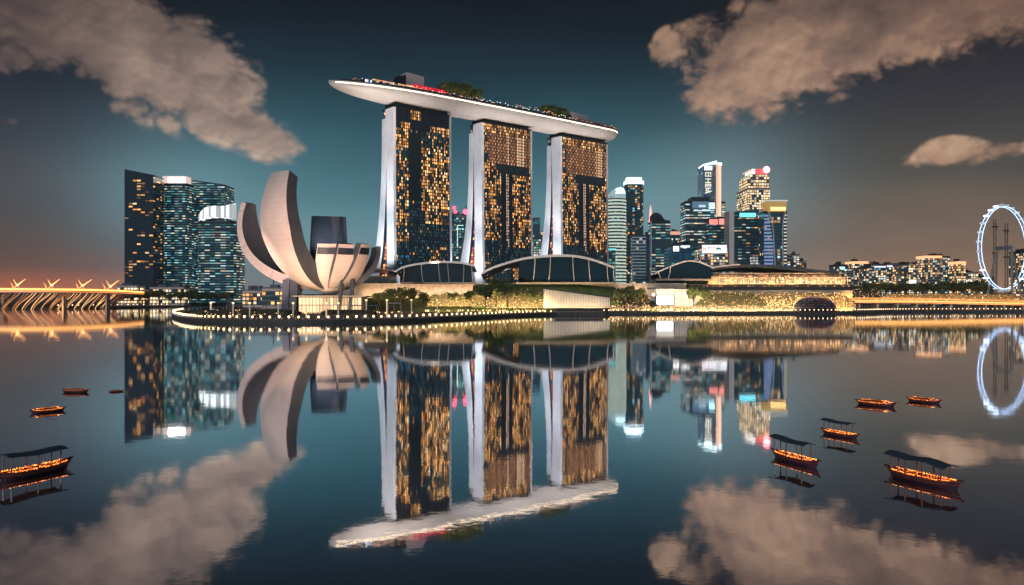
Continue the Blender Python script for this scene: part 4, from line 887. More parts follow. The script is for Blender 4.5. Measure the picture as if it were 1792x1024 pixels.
# ------------------------------------------------------------------ left bridge
def bridge(name, label, path, w, th_, group=None):
    root = empty(name, (path[len(path)//2][0], path[len(path)//2][1], 0), label, 'bridge', group); ps = []
    Ps = [Vector(p) for p in path]
    def nrm(i):
        a = Ps[max(0, i-1)]; b_ = Ps[min(len(Ps)-1, i+1)]; t_ = (b_-a); t_.z = 0; t_.normalize(); return Vector((-t_.y, t_.x, 0))
    def sheet(o0, o1, z0, z1, nm, m, c=None):
        b = MB(); b.loft([[p+nrm(i)*o0+Vector((0, 0, z0)), p+nrm(i)*o1+Vector((0, 0, z0)), p+nrm(i)*o1+Vector((0, 0, z1)), p+nrm(i)*o0+Vector((0, 0, z1))] for i, p in enumerate(Ps)], 0, c); ps.append(b.build(nm, m, root))
    sheet(-w/2, w/2, -th_, 0, 'deck', M['concrete'])
    return root, ps, Ps, nrm, sheet
pth = smooth_path([(XG(-160, 905), 905, ZG(509, 905)), (XG(20, 900), 900, ZG(509.5, 900)), (XG(110, 925), 925, ZG(510, 925)), (XG(185, 990), 990, ZG(511.5, 990)), (XG(235, 1080), 1080, ZG(514, 1080))], 8)
br, ps, Pb, nb_, sh = bridge('road_bridge', 'curved road bridge glowing orange at the far left', pth, 24, 2)
for o0, o1, z0, z1, nm, m, c in ((-12.6, -12.02, -1.8, 1.2, 'parapet', M['concrete'], None), (12.02, 12.6, -1.8, 1.2, 'parapet', M['concrete'], None), (-13, -12.62, .9, 2.6, 'light_strip', M['lit'], (3.0, 1.3, .3)), (-13, -12.62, -.9, -.3, 'light_strip', M['lit'], (1.9, .6, .16)), (-6, -5.4, 2.2, 3.4, 'light_strip', M['lit'], (1.8, .75, .2))): sh(o0, o1, z0, z1, nm, m, c)
for i2 in range(0, 2*(len(Pb)-6), 1):
    i = i2//2; p = (Pb[i] if i2 % 2 == 0 else (Pb[i]+Pb[i+1])/2)+nb_(i)*-11; b = MB(); q = [p+Vector((-(14+8*(i2*7 % 5)/5)*sin(k/7*1.3)**2, -k*.3, -1.8-(p.z-2)*(k/7)**1.4)) for k in range(8)]
    b.tube(q, .5, n=5); b2 = MB(); b2.tube([v+Vector((0, -.9, 0)) for v in q], .26, 0, random.choice(((1.5, .55, .16), (.8, .25, .08), (1.9, 1.0, .4), (.35, .09, .03), (.2, .05, .02))), 4)
    r1 = b.build('curved_rib', M['concrete'], br); r2 = b2.build('rib_light', M['lit'], r1); ps += [r1, r2]
    if i2 % 14 == 0:
        b = MB(); b.box(p.x+3, p.y+8, -1, p.x+5, p.y+16, p.z-2.01); ps.append(b.build('pier', M['concrete'], br))
recenter(br, *ps)
for px, lab in ((30, 'forked orange light sculpture on the left bridge, farthest left'), (90, 'forked orange light sculpture on the left bridge, second from the left'), (144, 'forked orange light sculpture on the left bridge, third from the left'), (193, 'forked orange light sculpture on the left bridge, nearest the towers')):
    i = min(range(len(Pb)), key=lambda k: abs(CX+F*Pb[k].x/Pb[k].y-px)); p = Pb[i].copy(); p.x = XG(px, p.y)
    r_ = empty('forked_lamp', p, lab, 'light sculpture', 'forked lamps on the left bridge'); ks = p.y/900*.8; ps = []
    b = MB(); b.ball((p.x+ks, p.y-.5, p.z+8.6*ks), 1.15, 0, (6, 3, 1.1), 8, 6); ps.append(b.build('bulb', M['lit'], r_))
    for pp, e, nm in (([(-6, 17), (-3, 12), (0, 8)], 2.4, 'arm'), ([(13, 17.5), (6, 12.5), (0, 8)], 3.4, 'arm'), ([(-11, 12.5), (-8, 8.5), (-7, 5)], 1.6, 'arm'), ([(0, 8.4), (-4.5, 4), (-8, -.5)], 1.8, 'leg'), ([(0, 8.4), (3, 4), (4, 0)], .8, 'leg')):
        b = MB(); j = random.uniform(.85, 1.15); b.tube([(p.x+x*ks*j, p.y, p.z+z*ks) for x, z in smooth_path(pp, 3)], lambda t_: .08+.75*t_ if nm == 'arm' else .6-.45*t_, 0, (1.2*e, .48*e, .12*e), 5); ps.append(b.build(nm, M['lit'], r_))
    recenter(r_, *ps)
# ------------------------------------------------------------------ right waterfront road
pth = smooth_path([(XG(1478, 715), 715, ZG(527, 715)), (XG(1600, 714), 714, ZG(527.5, 714)), (XG(1720, 712), 712, ZG(530, 712)), (XG(1850, 705), 705, ZG(532, 705)), (XG(1960, 700), 700, ZG(532, 700))], 8)
rb_, ps, Pr, nr_, sh = bridge('waterfront_viaduct', 'low viaduct with glowing orange light lines at the right', pth, 16, 1.2)
for o0, o1, z0, z1, nm, m, c in ((-8.6, -8.02, -1.2, 1, 'parapet', M['concrete'], None), (-9, -8.62, -.2, .5, 'light_strip', M['lit'], (2.9, 1.25, .22)), (-9, -8.62, -1.5, -1.0, 'light_strip', M['lit'], (2.0, .7, .14)), (-2, -1.6, 1.6, 2.1, 'light_strip', M['lit'], (2.0, .85, .15)), (5, 5.6, 2.6, 3.2, 'light_strip', M['lit'], (1.2, .42, .08))): sh(o0, o1, z0, z1, nm, m, c)
for i, p in list(enumerate(Pr))[::2]:
    b = MB(); b.box(p.x-.8, p.y-5, .5, p.x+.8, p.y+5, p.z-1.21); ps.append(b.build('pier', M['concrete'], rb_))
recenter(rb_, *ps)
# ------------------------------------------------------------------ lights and trees
def real(x, y, z, watts, col=(1, .62, .28), r=.4):
    o = bpy.data.objects.new('garden_light', bpy.data.lights.new('garden_light', 'POINT')); COL.objects.link(o); o.location = (x, y, z); o.data.energy = watts; o.data.color = col; o.data.shadow_soft_size = r; return o
def spot(name, loc, aim, watts, col, ang, blend=.6, r=1.0):
    o = bpy.data.objects.new(name, bpy.data.lights.new(name, 'SPOT')); COL.objects.link(o); o.location = loc; o.rotation_euler = (Vector(aim)-Vector(loc)).to_track_quat('-Z', 'Y').to_euler()
    o.data.energy = watts; o.data.color = col; o.data.spot_size = R(ang); o.data.spot_blend = blend; o.data.shadow_soft_size = r; return o
def leafmat(name, c):
    m = mat(name, c, .6); m.node_tree.nodes['Principled BSDF'].inputs['Transmission Weight'].default_value = 0
    t = m.node_tree; oi = t.nodes.new('ShaderNodeTexCoord'); n = t.nodes.new('ShaderNodeTexNoise'); n.inputs['Scale'].default_value = .9; t.links.new(oi.outputs['Object'], n.inputs[0])
    r = t.nodes.new('ShaderNodeValToRGB'); t.links.new(n.outputs[0], r.inputs[0]); e = r.color_ramp.elements
    e[0].position = .35; e[1].position = .68; e[0].color = (*[x*.45 for x in c], 1); e[1].color = (*[x*1.5 for x in c], 1); t.links.new(r.outputs[0], t.nodes['Principled BSDF'].inputs['Base Color']); return m
M['leaf'] = leafmat('tree_leaves', (.075, .105, .03)); M['leafy'] = leafmat('hedge_leaves', (.13, .13, .04))
def leaf(b, p, s):
    q = Vector((random.gauss(0, 1), random.gauss(0, 1), random.gauss(0, 1))).normalized(); u = q.orthogonal().normalized(); u.rotate(Matrix.Rotation(random.uniform(0, 6.28), 3, q)); v = q.cross(u)
    b.add([p-u*s, p-v*s*.5, p+u*s, p+v*s*.5], [(0, 1, 2, 3)])
def make_tree(h, w, nl, label, leafs=.42, seed=0, lamps=0):
    random.seed(100+seed); root = empty('tree', (0, 0, 0), label, 'tree')
    t_ = MB(); t_.tube([(0, 0, -1), (.1, 0, h*.3), (random.uniform(-.4, .4), 0, h*.6)], lambda q: .38-.2*q, n=7)
    cl = []
    for k in range(13):
        a = random.uniform(0, 6.28); r = w*.5*random.uniform(.15, .8); z = h*random.uniform(.48, .88); c = Vector((r*cos(a), r*sin(a), z)); cl.append((c, w*random.uniform(.14, .26)))
        t_.tube([(0, 0, h*.3), (c.x*.5, c.y*.5, h*.3+(z-h*.3)*.6), c], lambda q: .17-.12*q, n=4)
    t_.build('trunk', M['bark'], root)
    b = MB()
    for i in range(nl):
        c, r = random.choice(cl); g = Vector((random.gauss(0, 1), random.gauss(0, 1), random.gauss(0, .8))).normalized()*r*random.uniform(.45, 1.1)
        leaf(b, c+g, leafs*random.uniform(.6, 1.3))
    b.build('crown', M['leaf'], root); return root
protos = [make_tree(10, 9, 1500, '', seed=i) for i in range(4)]; used = set()
def put_tree(x, y, z, h, label, group, w=None, k=None):
    i = random.randrange(4) if k is None else k; o = protos[i] if i not in used else copy_tree(protos[i])
    used.add(i); o.location = (x, y, z); s = h/10; o.scale = (s*(w or 1), s*(w or 1), s); o.rotation_euler = (0, 0, random.uniform(0, 6.28)); o['label'] = label
    if group: o['group'] = group
    return o
random.seed(5)
def row_trees(spec, group, labels):
    for (px, d, yb, yt, w), lab in zip(spec, labels):
        z0 = ZG(yb, d); put_tree(XG(px, d), d, z0, (ZG(yt, d)-z0), lab, group, w)
row_trees([(664, 520, 538, 510, 1.15), (682, 512, 538, 506, 1.2), (702, 508, 538, 503, 1.25), (722, 514, 538, 504, 1.2), (740, 520, 538, 512, 1.1)], 'dark trees right of the museum',
          ['leftmost and lightest tree of the dark clump right of the museum lobby', 'second tree from the left in the dark clump right of the museum', 'tallest middle tree of the dark clump right of the museum', 'fourth tree from the left in the dark clump right of the museum', 'rightmost drooping tree of the dark clump right of the museum'])
row_trees([(792, 600, 533, 511, 1.3), (822, 596, 534, 508, 1.3), (850, 590, 534, 500, 1.35), (868, 598, 532, 487, 1.25), (888, 596, 534, 497, 1.3), (910, 600, 534, 500, 1.3), (935, 600, 535, 508, 1.25)], 'trees below the big hall',
          ['low pale-lit tree at the left end of the row below the big dark hall', 'bushy tree second from the left below the big dark hall', 'dark round tree third from the left below the big dark hall', 'highest tree reaching up beside the big hall\'s sweeping roof end', 'dark tree just right of the highest one below the big hall', 'broad tree sixth in the row below the big hall', 'last tree of the row, next to the pale picket fence'])
row_trees([(1086, 622, 534, 505, 1.0), (1104, 624, 535, 501, 1.0), (1120, 622, 535, 504, 1.0), (1213, 630, 536, 500, 1.1), (1229, 628, 537, 503, 1.1)], 'trees beside the bright screen',
          ['wispy small tree nearest the right end of the picket fence', 'tallest wispy tree between the picket fence and the bright screen', 'wispy tree just left of the bright screen', 'dark tree just right of the bright screen', 'dark tree joining the big dark hedge right of the screen'])
sp = [(1500+i*17+random.uniform(-4, 4), 1150+random.uniform(-60, 60), 520, 497-(5 if i > 7 else 0)+random.uniform(-3, 4), 1.7) for i in range(14)]
row_trees(sp, 'dark trees on the right shore', ['dark tree on the far right shore %s' % s for s in ('just right of the terraced hall', 'second from the terraced hall', 'below the orange-topped block', 'below the white-striped block', 'between the striped and blue-finned blocks', 'below the blue-finned block', 'below the narrow tan block', 'below the block with the dazzling lamp', 'just left of the tallest tan block', 'right below the tallest tan block', 'below the slim orange-lit tower', 'midway between the slim orange tower and the wheel', 'second left of the wheel', 'touching the lower left rim of the wheel')])
sp = [(196+i*17+random.uniform(-4, 4), 1060+random.uniform(-20, 60), 532, 509+random.uniform(-4, 5), 1.5) for i in range(13)]
row_trees(sp, 'dark trees on the left shore', ['dark tree on the left shore %s' % s for s in ('at the bridge end', 'second from the bridge end', 'below the darkest tower, left side', 'below the darkest tower, centre', 'below the darkest tower, right side', 'below the narrow blue tower', 'below the white-crowned tower, left', 'below the white-crowned tower, right', 'between the white-crowned and slanted towers', 'below the slanted-roof tower', 'below the crested tower, left', 'below the crested tower, centre', 'below the crested tower, right end')])
# trees on the roof deck
gt = 0
for xa, xb, zt_, n_, lab in ((772, 832, 15, 8, 'left'), (945, 988, 12.5, 6, 'right')):
    a, b_ = s_at(xa, 4), s_at(xb, 4)
    for i in range(n_):
        s = a+(b_-a)*(i+.5)/n_; p = fr_(s, wc(s)-9+random.uniform(-3, 3), ZR+1.3); o = copy_tree(protos[i % 4]); o.location = p
        hh = zt_*(1-.5*abs((i+.5)/n_-.45)**1.3)*1.15; o.scale = (hh/10*1.15,)*2+(hh/10,); o.rotation_euler = (0, 0, i*1.3)
        o['label'] = '%s tree from the left in the %s clump on the roof deck' % (('first', 'second', 'third', 'fourth', 'fifth', 'sixth', 'seventh', 'eighth')[i], 'larger left' if lab == 'left' else 'smaller right'); o['group'] = 'trees on the roof deck'
def uplight(x, y, z, watts, col=(1, .62, .28)):
    return spot('garden_uplight', (x, y, z), (x, y+6, z+4.5), watts*.55, col, 165, .5, .3)
def hedge(label, px0, px1, d, yt, yb, dens, m='leafy', depth=7, top=None, s=.5, cat='hedge', sparks=0):
    X0, X1 = XG(px0, d), XG(px1, d); zb = max(ZG(yb, d), 1.7); zt = ZG(yt, d); root = empty('hedge', ((X0+X1)/2, d, zb), label, cat)
    b = MB(); core = MB(); n = int((X1-X0)/3)+1
    prof = top or (lambda u: 1-.10*noise.noise(Vector((u*9, px0, 0)))*2 - max(0, abs(u-.5)*2-.85)*3)
    core.loft([[Vector((X0+(X1-X0)*k/n, d+.8, zb)), Vector((X0+(X1-X0)*k/n, d+depth, zb)), Vector((X0+(X1-X0)*k/n, d+depth*.8, zb+(zt-zb)*max(.06, prof(k/n)*.86))), Vector((X0+(X1-X0)*k/n, d+depth*.25, zb+(zt-zb)*max(.06, prof(k/n)*.86)))] for k in range(n+1)])
    for i in range(int((X1-X0)*(zt-zb)*dens)):
        u = random.random(); x = X0+(X1-X0)*u; hmax = (zt-zb)*max(.06, prof(u)); v = random.random()**.8
        leaf(b, Vector((x, d+random.uniform(-.4, .8)+v*depth*.25, zb+hmax*v)), s*random.uniform(.6, 1.3))
    a = core.build('stems', M['bark'], root); c = b.build('foliage', M[m], root); q = []
    if sparks:
        f = MB()
        for i in range(int(sparks*(X1-X0))):
            u = random.random(); hmax = (zt-zb)*max(.06, prof(u)); v = random.random()**1.6; e = random.uniform(.4, 2.2); kk = random.choice(((1.8, 1.05, .4), (1.8, 1.3, .7), (1.6, .7, .2)))
            f.ball((X0+(X1-X0)*u, d-.7+v*depth*.25, zb+hmax*v), random.uniform(.14, .32), 0, tuple(z_*e for z_ in kk), 4, 2)
        q = [f.build('fairy_lights', M['lit'], root, kind='stuff')]
    recenter(root, a, c, *q); return root
hedge('sunlit-looking gold-green hedge between the dark clump and the row below the big hall', 748, 860, 606, 511, 536, 2.6, sparks=3)
hedge('gold-green hedge at the foot of the mound left of the picket fence', 850, 952, 604, 506, 539, 2.6, sparks=4)
hedge('green wispy hedge between the picket fence and the bright screen', 1072, 1138, 628, 508, 536, 2.4, sparks=3)
hump = lambda u: (sin(pi*min(1, max(0, u))))**.45*(1-.18*u)
hedge('large dark drooping hedge right of the bright screen', 1218, 1346, 634, 505, 541, 3, 'leaf', 9, hump, sparks=2.6)
hedge('glowing gold planted wall below the terraced hall', 1225, 1497, 643, 511, 541, 2.6, sparks=11, depth=4)
hedge('low gold bushes right of the terraced hall', 1484, 1545, 745, 505, 524, 1.6, sparks=4)
hedge('long low gold bush line behind the viaduct light lines', 1545, 1792, 762, 514, 524, 1.4, sparks=1.6)
hedge('glittering gold hedge between the drooping hedge and the dark dome', 1340, 1404, 642, 517, 541, 2.4, sparks=9)
hedge('low glittering planting in front of the bright screen and drooping hedge', 1140, 1400, 613, 535, 543, 2.5, sparks=7, s=.35, depth=4)
hedge('low glittering planting between the picket fence and the screen', 1066, 1140, 612, 533, 543, 2.5, sparks=7, s=.35, depth=4)
hedge('glittering gold strip below the right end of the terraced hall', 1398, 1490, 668, 521, 532, 2.4, sparks=6)
for xa, xb, n_ in ((768, 838, 7), (940, 994, 6)):
    for i in range(n_):
        s = s_at(xa+(xb-xa)*i/(n_-1), 0); spot('deck_tree_light', fr_(s, wc(s)-16.5, ZR+3.6), fr_(s, wc(s)-6, ZR+9), 1800, (1, .66, .26), 120, .5, .3)
hedge('long dark shrub bed on the promenade below the museum', 345, 520, 400, 541, 551, 3, 'leaf', 10, s=.3, sparks=.6)
hedge('dark shrub bed on the promenade right of the museum legs', 560, 655, 395, 541, 550, 3, 'leaf', 8, s=.3)
hedge('low shrub bed on the promenade near the left tip', 322, 366, 425, 541, 548, 3, 'leaf', 9, s=.3)

# ------------------------------------------------------------------ fence, screen, dome, pontoon
def fence(label, px0, px1, d, yt0, yt1, yb, step=1.15):
    X0, X1 = XG(px0, d), XG(px1, d); root = empty('picket_fence', ((X0+X1)/2, d, max(1.7, ZG(yb, d))), label, 'fence'); n = int((X1-X0)/step); ps = []
    b = MB(); zb = max(1.62, ZG(yb, d))
    for i in range(n+1):
        u = i/n; x = X0+(X1-X0)*u; b.box(x-.2, d-.12, zb, x+.2, d+.12, ZG(yt0+(yt1-yt0)*u, d))
    ps.append(b.build('pickets', M['white'], root))
    b = MB(); b.ext([(X0-.3, ZG(yt0, d)), (X1+.3, ZG(yt1, d)), (X1+.3, ZG(yt1, d)+1.0), (X0-.3, ZG(yt0, d)+1.0)], d-.9, d+.9); ps.append(b.build('top_rail', M['dark'], root))
    b = MB(); b.ext([(X0-.3, zb), (X1+.3, zb), (X1+.3, zb+.7), (X0-.3, zb+.7)], d-.35, d-.13); ps.append(b.build('bottom_rail', M['concrete'], root))
    b = MB(); b.ext([(X0, zb), (X1, zb), (X1, ZG(yt1, d)), (X0, ZG(yt0, d))], d+2.2, d+2.6); ps.append(b.build('backing_wall', M['concrete'], root))
    recenter(root, *ps)
fence('tall pale picket fence sloping down to the right below the big hall', 952, 1066, 603, 506, 521, 539)
fence('pale slatted wall behind and around the bright screen', 1134, 1222, 640, 506, 506, 537, 1.3)
sc = empty('screen', (XG(1164, 632), 632, 1.7), 'dazzling white event screen on the waterfront', 'screen'); ps = []
b = MB(); b.box(XG(1149, 632), 631.6, ZG(533, 632), XG(1178, 632), 631.99, ZG(517.5, 632), 0, (2.2, 2.3, 2.5)); ps.append(b.build('display', M['lit'], sc))
b = MB(); b.box(XG(1147.5, 632), 632, 1.62, XG(1179.5, 632), 633.5, ZG(516, 632)); ps.append(b.build('frame', M['dark'], sc))
b = MB()
for i in range(8):
    for j in range(4): b.box(XG(1150+i*3.6, 632), 631.5, ZG(507.5+j*2.2, 632), XG(1151.3+i*3.6, 632), 631.9, ZG(506.5+j*2.2, 632), 0, (.9, 1.0, 1.1))
b2 = MB(); b2.box(XG(1147.5, 632), 632, ZG(515.9, 632), XG(1179.5, 632), 633, ZG(505.5, 632)); ps.append(b2.build('upper_panel', M['concrete'], sc)); ps.append(b.build('spotlights', M['lit'], sc)); recenter(sc, *ps)
# dome with rows of tiny lamps
d = 606; dm = empty('lit_dome', (XG(1434, d), d+8, 1.65), 'dark low dome dotted with rows of tiny red and white lamps', 'dome'); ps = []
w = XG(1472, d)-XG(1396, d); cx = XG(1434, d); zt_ = ZG(520, d)
b = MB(); rings = []
for k in range(9):
    a = k/8*pi/2; rings.append([Vector((cx+w/2*cos(a)**.75*cos(2*pi*j/36)*1.0, d+9+9*cos(a)**.75*sin(2*pi*j/36), 1.65+(zt_-1.65)*sin(a)**.9)) for j in range(36)])
b.loft(rings); ps.append(b.build('shell', M['body'], dm, smooth=True)); b = MB()
for k in range(1, 8):
    for j in range(72):
        q = 2*pi*j/72; a = (k+.2)/8*pi/2
        if sin(q) > .2 or random.random() < .25: continue
        b.ball((cx+w/2*cos(a)**.75*cos(q)*1.01, d+9+9*cos(a)**.75*sin(q)*1.03, 1.65+(zt_-1.65)*sin(a)**.9), .20, 0, random.choice(((1.5, .35, .15), (1.2, .8, .5), (.9, .2, .1), (.3, .3, .9))), 4, 2)
ps.append(b.build('dome_lamps', M['lit'], dm, kind='stuff')); b = MB(); b.tube([(cx+(w/2+1)*cos(q), d+8-0*q, 1.7+(zt_-1.0)*sin(q)**.8) for q in [pi*i/24 for i in range(25)]], .3, n=4); ps.append(b.build('rim', M['roofrim'], dm)); recenter(dm, *ps)
# dark pontoon
d = dw(551)-9; x0, x1 = XG(960, d), XG(1065, d); pn = empty('pontoon', ((x0+x1)/2, d, 0), 'long dark floating pontoon moored below the picket fence', 'pontoon'); ps = []
b = MB(); b.loft([[Vector((x, d-2.6*e, -.3)), Vector((x, d-3*e, 2.6)), Vector((x, d+3*e, 2.6)), Vector((x, d+2.6*e, -.3))] for x, e in ((x0, .35), (x0+2, .9), (x0+5, 1), (x1-5, 1), (x1-2, .9), (x1, .35))]); ps.append(b.build('hull', M['seawall'], pn))
b = MB(); b.box(x0+4, d-2, 2.61, x1-4, d+2, 4.0); b.box(x0+3, d-2.4, 4.01, x1-3, d+2.4, 4.4); ps.append(b.build('shelter', M['dark'], pn))
b = MB()
for i in range(16): b.ball((x0+5+i*(x1-x0-10)/15, d-3.1, 2.3), .16, 0, (1.6, .7, .35), 5, 3)
ps.append(b.build('lamps', M['lit'], pn)); recenter(pn, *ps)

# ------------------------------------------------------------------ promenade lamps and posts
ed = [p for p in edge]; cum = [0]
for a, b_ in zip(ed, ed[1:]): cum.append(cum[-1]+math.dist(a, b_))
def on_edge(s, inset=0):
    for i in range(len(ed)-1):
        if cum[i+1] >= s: break
    a, b_ = Vector(ed[i]), Vector(ed[i+1]); u = (s-cum[i])/(cum[i+1]-cum[i]); t_ = (b_-a).normalized(); return a.lerp(b_, u)+Vector((-t_.y, t_.x))*inset
def px_of(p): return CX+F*p[0]/p[1]
def lamp(x, y, r, c, label=None, h=.8):
    root = empty('edge_lamp', (x, y, 1.62), label, 'lamp', 'lamps along the promenade edge')
    b = MB(); b.tube([(0, 0, 0), (0, 0, h)], .10, n=6); b.box(-.18, -.18, 0, .18, .18, .06); b.build('post', M['dark'], root)
    b = MB(); b.ball((0, 0, h+r*.8), r, 0, c, 8, 6); b.build('globe', M['lamp'], root); return root
M['lamp'] = mat('warm_globe', (.8, .7, .5), .4, attr=True, sample=True)
L0 = lamp(0, 0, .52, (5.5, 3.2, 1.3)); s = 4; first = True; nl = 0; lamp_pts = []
while s < cum[-1]:
    p = on_edge(s, 1.1); px = px_of(p)
    if px > 965: break
    o = L0 if first else copy_tree(L0); first = False; o.location = (p.x, p.y, 1.62); lamp_pts.append(p.copy())
    k = random.uniform(.85, 1.1); o.scale = (k, k, k); nl += 1
    o['label'] = 'warm globe lamp standing on the stone edge of the promenade'
    s += 4.35 if px < 700 else 6
# tiny edge lamps further right
L1 = empty('waterline_lamp', (0, 0, 0), '', 'lamp', 'small lamps along the right waterfront')
b = MB(); b.box(-.12, -.12, 0, .12, .12, 1.2); b.build('post', M['dark'], L1); b = MB(); b.ball((0, 0, 1.5), .42, 0, (3.6, 2.4, 1.4), 6, 4); b.build('globe', M['lamp'], L1); first = True
while s < cum[-1]:
    p = on_edge(s, .8); px = px_of(p)
    if px > 1800: break
    o = L1 if first else copy_tree(L1); first = False; o.location = (p.x, p.y, 1.62); o['label'] = 'small lamp in the long row along the right waterfront edge'; s += 3.6
s3 = 0; La, Lb_ = Vector((*le[2],)), Vector((*le[4],))
while s3 < (Lb_-La).length:
    p = La.lerp(Lb_, s3/(Lb_-La).length); o = copy_tree(L1); o.location = (p.x, p.y+2, 2.02); o.scale = (1.7,)*3; o['label'] = 'small lamp along the water below the left towers'; o['group'] = 'small lamps along the left shore'; s3 += random.uniform(5, 9)*2.2
# sea-wall rail
rl = empty('promenade_rail', (ed[40][0], ed[40][1], 1.6), 'thin dark rail along the outer edge of the museum promenade', 'railing'); ps = []
b = MB(); pts_ = [on_edge(q, .5) for q in [2+i*3 for i in range(int(cum[-1]/3)-2)]]; pts_ = [p for p in pts_ if px_of(p) < 1000]
b.tube([(p.x, p.y, 2.7) for p in pts_], .06, n=4); b.tube([(p.x, p.y, 2.2) for p in pts_], .04, n=4)
ps.append(b.build('handrail', M['steel'], rl)); b = MB()
for p in pts_: b.box(p.x-.05, p.y-.05, 1.6, p.x+.05, p.y+.05, 2.7)
ps.append(b.build('rail_posts', M['steel'], rl)); recenter(rl, *ps)
# tall posts
random.seed(11); M['postlit'] = mat('lit_post', (.5, .42, .33), .5, attr=True)
names = {369: 'leftmost and brightest tall lit post on the museum promenade', 408: 'second tall lit post from the promenade tip', 437: 'third tall lit post, in front of the museum\'s far left petal', 487: 'tall lit post in front of the museum\'s dark left leg', 513: 'thin tall post just left of the museum lobby', 536: 'tall lit post before the left end of the lobby', 571: 'tall lit post in front of the museum lobby\'s middle', 592: 'tall post in front of the museum\'s slanted right leg', 641: 'tall thin post left of the dark tree clump', 677: 'tall pale post under the dark tree clump, right of its frame', 720: 'thin post right of the dark tree clump', 765: 'thin post left of the row below the big hall'}
for px, lab in names.items():
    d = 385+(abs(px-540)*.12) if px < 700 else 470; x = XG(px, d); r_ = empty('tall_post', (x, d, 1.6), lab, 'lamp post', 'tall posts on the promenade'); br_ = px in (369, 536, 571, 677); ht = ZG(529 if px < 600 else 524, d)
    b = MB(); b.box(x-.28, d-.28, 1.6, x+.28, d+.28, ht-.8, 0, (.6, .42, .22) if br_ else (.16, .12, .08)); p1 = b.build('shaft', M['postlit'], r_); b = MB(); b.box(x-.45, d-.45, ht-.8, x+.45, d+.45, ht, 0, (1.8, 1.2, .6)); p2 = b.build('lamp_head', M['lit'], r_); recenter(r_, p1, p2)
# pergolas
for (a, c_, d, yt, lab) in ((395, 505, 412, 533, 'long flat dark pergola left of the museum lobby'), (612, 660, 410, 534, 'short dark pergola right of the museum lobby'), (676, 702, 430, 530, 'small pale portal frame in front of the dark tree clump'), (330, 392, 430, 537, 'low flat pergola near the promenade tip')):
    X0, X1 = XG(a, d), XG(c_, d); z = ZG(yt, d); r_ = empty('pergola', ((X0+X1)/2, d, 1.6), lab, 'pergola'); ps = []
    b = MB(); b.box(X0, d, z-.4, X1, d+6, z); ps.append(b.build('roof', M['concrete'] if 'pale' in lab else M['dark'], r_))
    n_ = max(2, int((X1-X0)/6)); 
    for i in range(n_+1):
        for y in (d+.3, d+5.4):
            b = MB(); x = X0+.3+(X1-X0-.8)*i/n_; b.box(x-.15, y, 1.6, x+.15, y+.3, z-.41); ps.append(b.build('post', M['stone'], r_))
    recenter(r_, *ps)
# path lights among the greenery: countable little ground lamps with a real light in the larger ones
G0 = empty('garden_lamp', (0, 0, 0), '', 'lamp', 'small garden lamps'); b = MB(); b.box(-.1, -.1, 0, .1, .1, .8); b.build('post', M['dark'], G0); b = MB(); b.ball((0, 0, 1.0), .34, 0, (3.2, 1.8, .7), 6, 4); b.build('globe', M['lit'], G0); first = True
for i in range(150):
    px = random.choice((random.uniform(640, 955), random.uniform(640, 955), random.uniform(1066, 1400), random.uniform(520, 660), random.uniform(1400, 1480)))
    d = random.uniform(596, 606) if px > 740 else random.uniform(470, 560)
    if px > 1000: d = random.uniform(612, 632)
    x = XG(px, d)
    o = G0 if first else copy_tree(G0); first = False; o.location = (x, d, 1.62); o['label'] = 'small warm garden lamp among the waterfront greenery'
for px in range(748, 952, 10): d = 597.5; uplight(XG(px, d), d, 2.2, 26000, (1, .68, .28))
for px in range(1070, 1222, 12): d = 620; uplight(XG(px, d), d, 2.2, 34000, (1, .74, .46))
for px in range(1140, 1400, 13): d = 607; uplight(XG(px, d), d, 2.2, 20000, (1, .66, .34))
for px in range(1225, 1400, 12): d = 627; uplight(XG(px, d), d, 2.4, 15000, (1, .66, .32))
for px in range(1228, 1490, 10): d = 638; uplight(XG(px, d), d, 3, 26000, (1, .55, .2)); uplight(XG(px, 644), 644, 12, 12000, (1, .6, .24))
for px in range(1210, 1484, 13): d = 657; uplight(XG(px, d), d, 23.8, 12000, (1, .58, .24))
for px in range(850, 1080, 16): uplight(XG(px, 616), 616, 9, 11000, (1, .72, .36))
for px in range(1485, 1792, 16): d = 752; uplight(XG(px, d), d, 9, 22000, (1, .55, .2))
for px in (648, 664, 680, 696, 712, 728, 744): uplight(XG(px, 494), 494, 2, 5000, (1, .6, .25))
for px in (510, 540, 570, 600, 640): uplight(XG(px, 508), 508, 3, 12000, (1, .66, .36))
for px in range(956, 1066, 10): uplight(XG(px, 597), 597, 2.2, 5000, (1, .68, .34))
for px in range(640, 1210, 14): uplight(XG(px, 642), 642, 14, 8000, (1, .66, .42))
for px in (215, 250, 290, 330): uplight(XG(px, 1120), 1120, 4, 30000, (1, .7, .45))
for i in range(1, len(Pb), 4): uplight(Pb[i].x, Pb[i].y-24, 3, 16000, (1, .42, .12))
for px in range(1490, 1800, 45): uplight(XG(px, 1080), 1080, 3, 26000, (1, .5, .2)); uplight(XG(px, 692), 692, 1.8, 5000, (1, .55, .2))
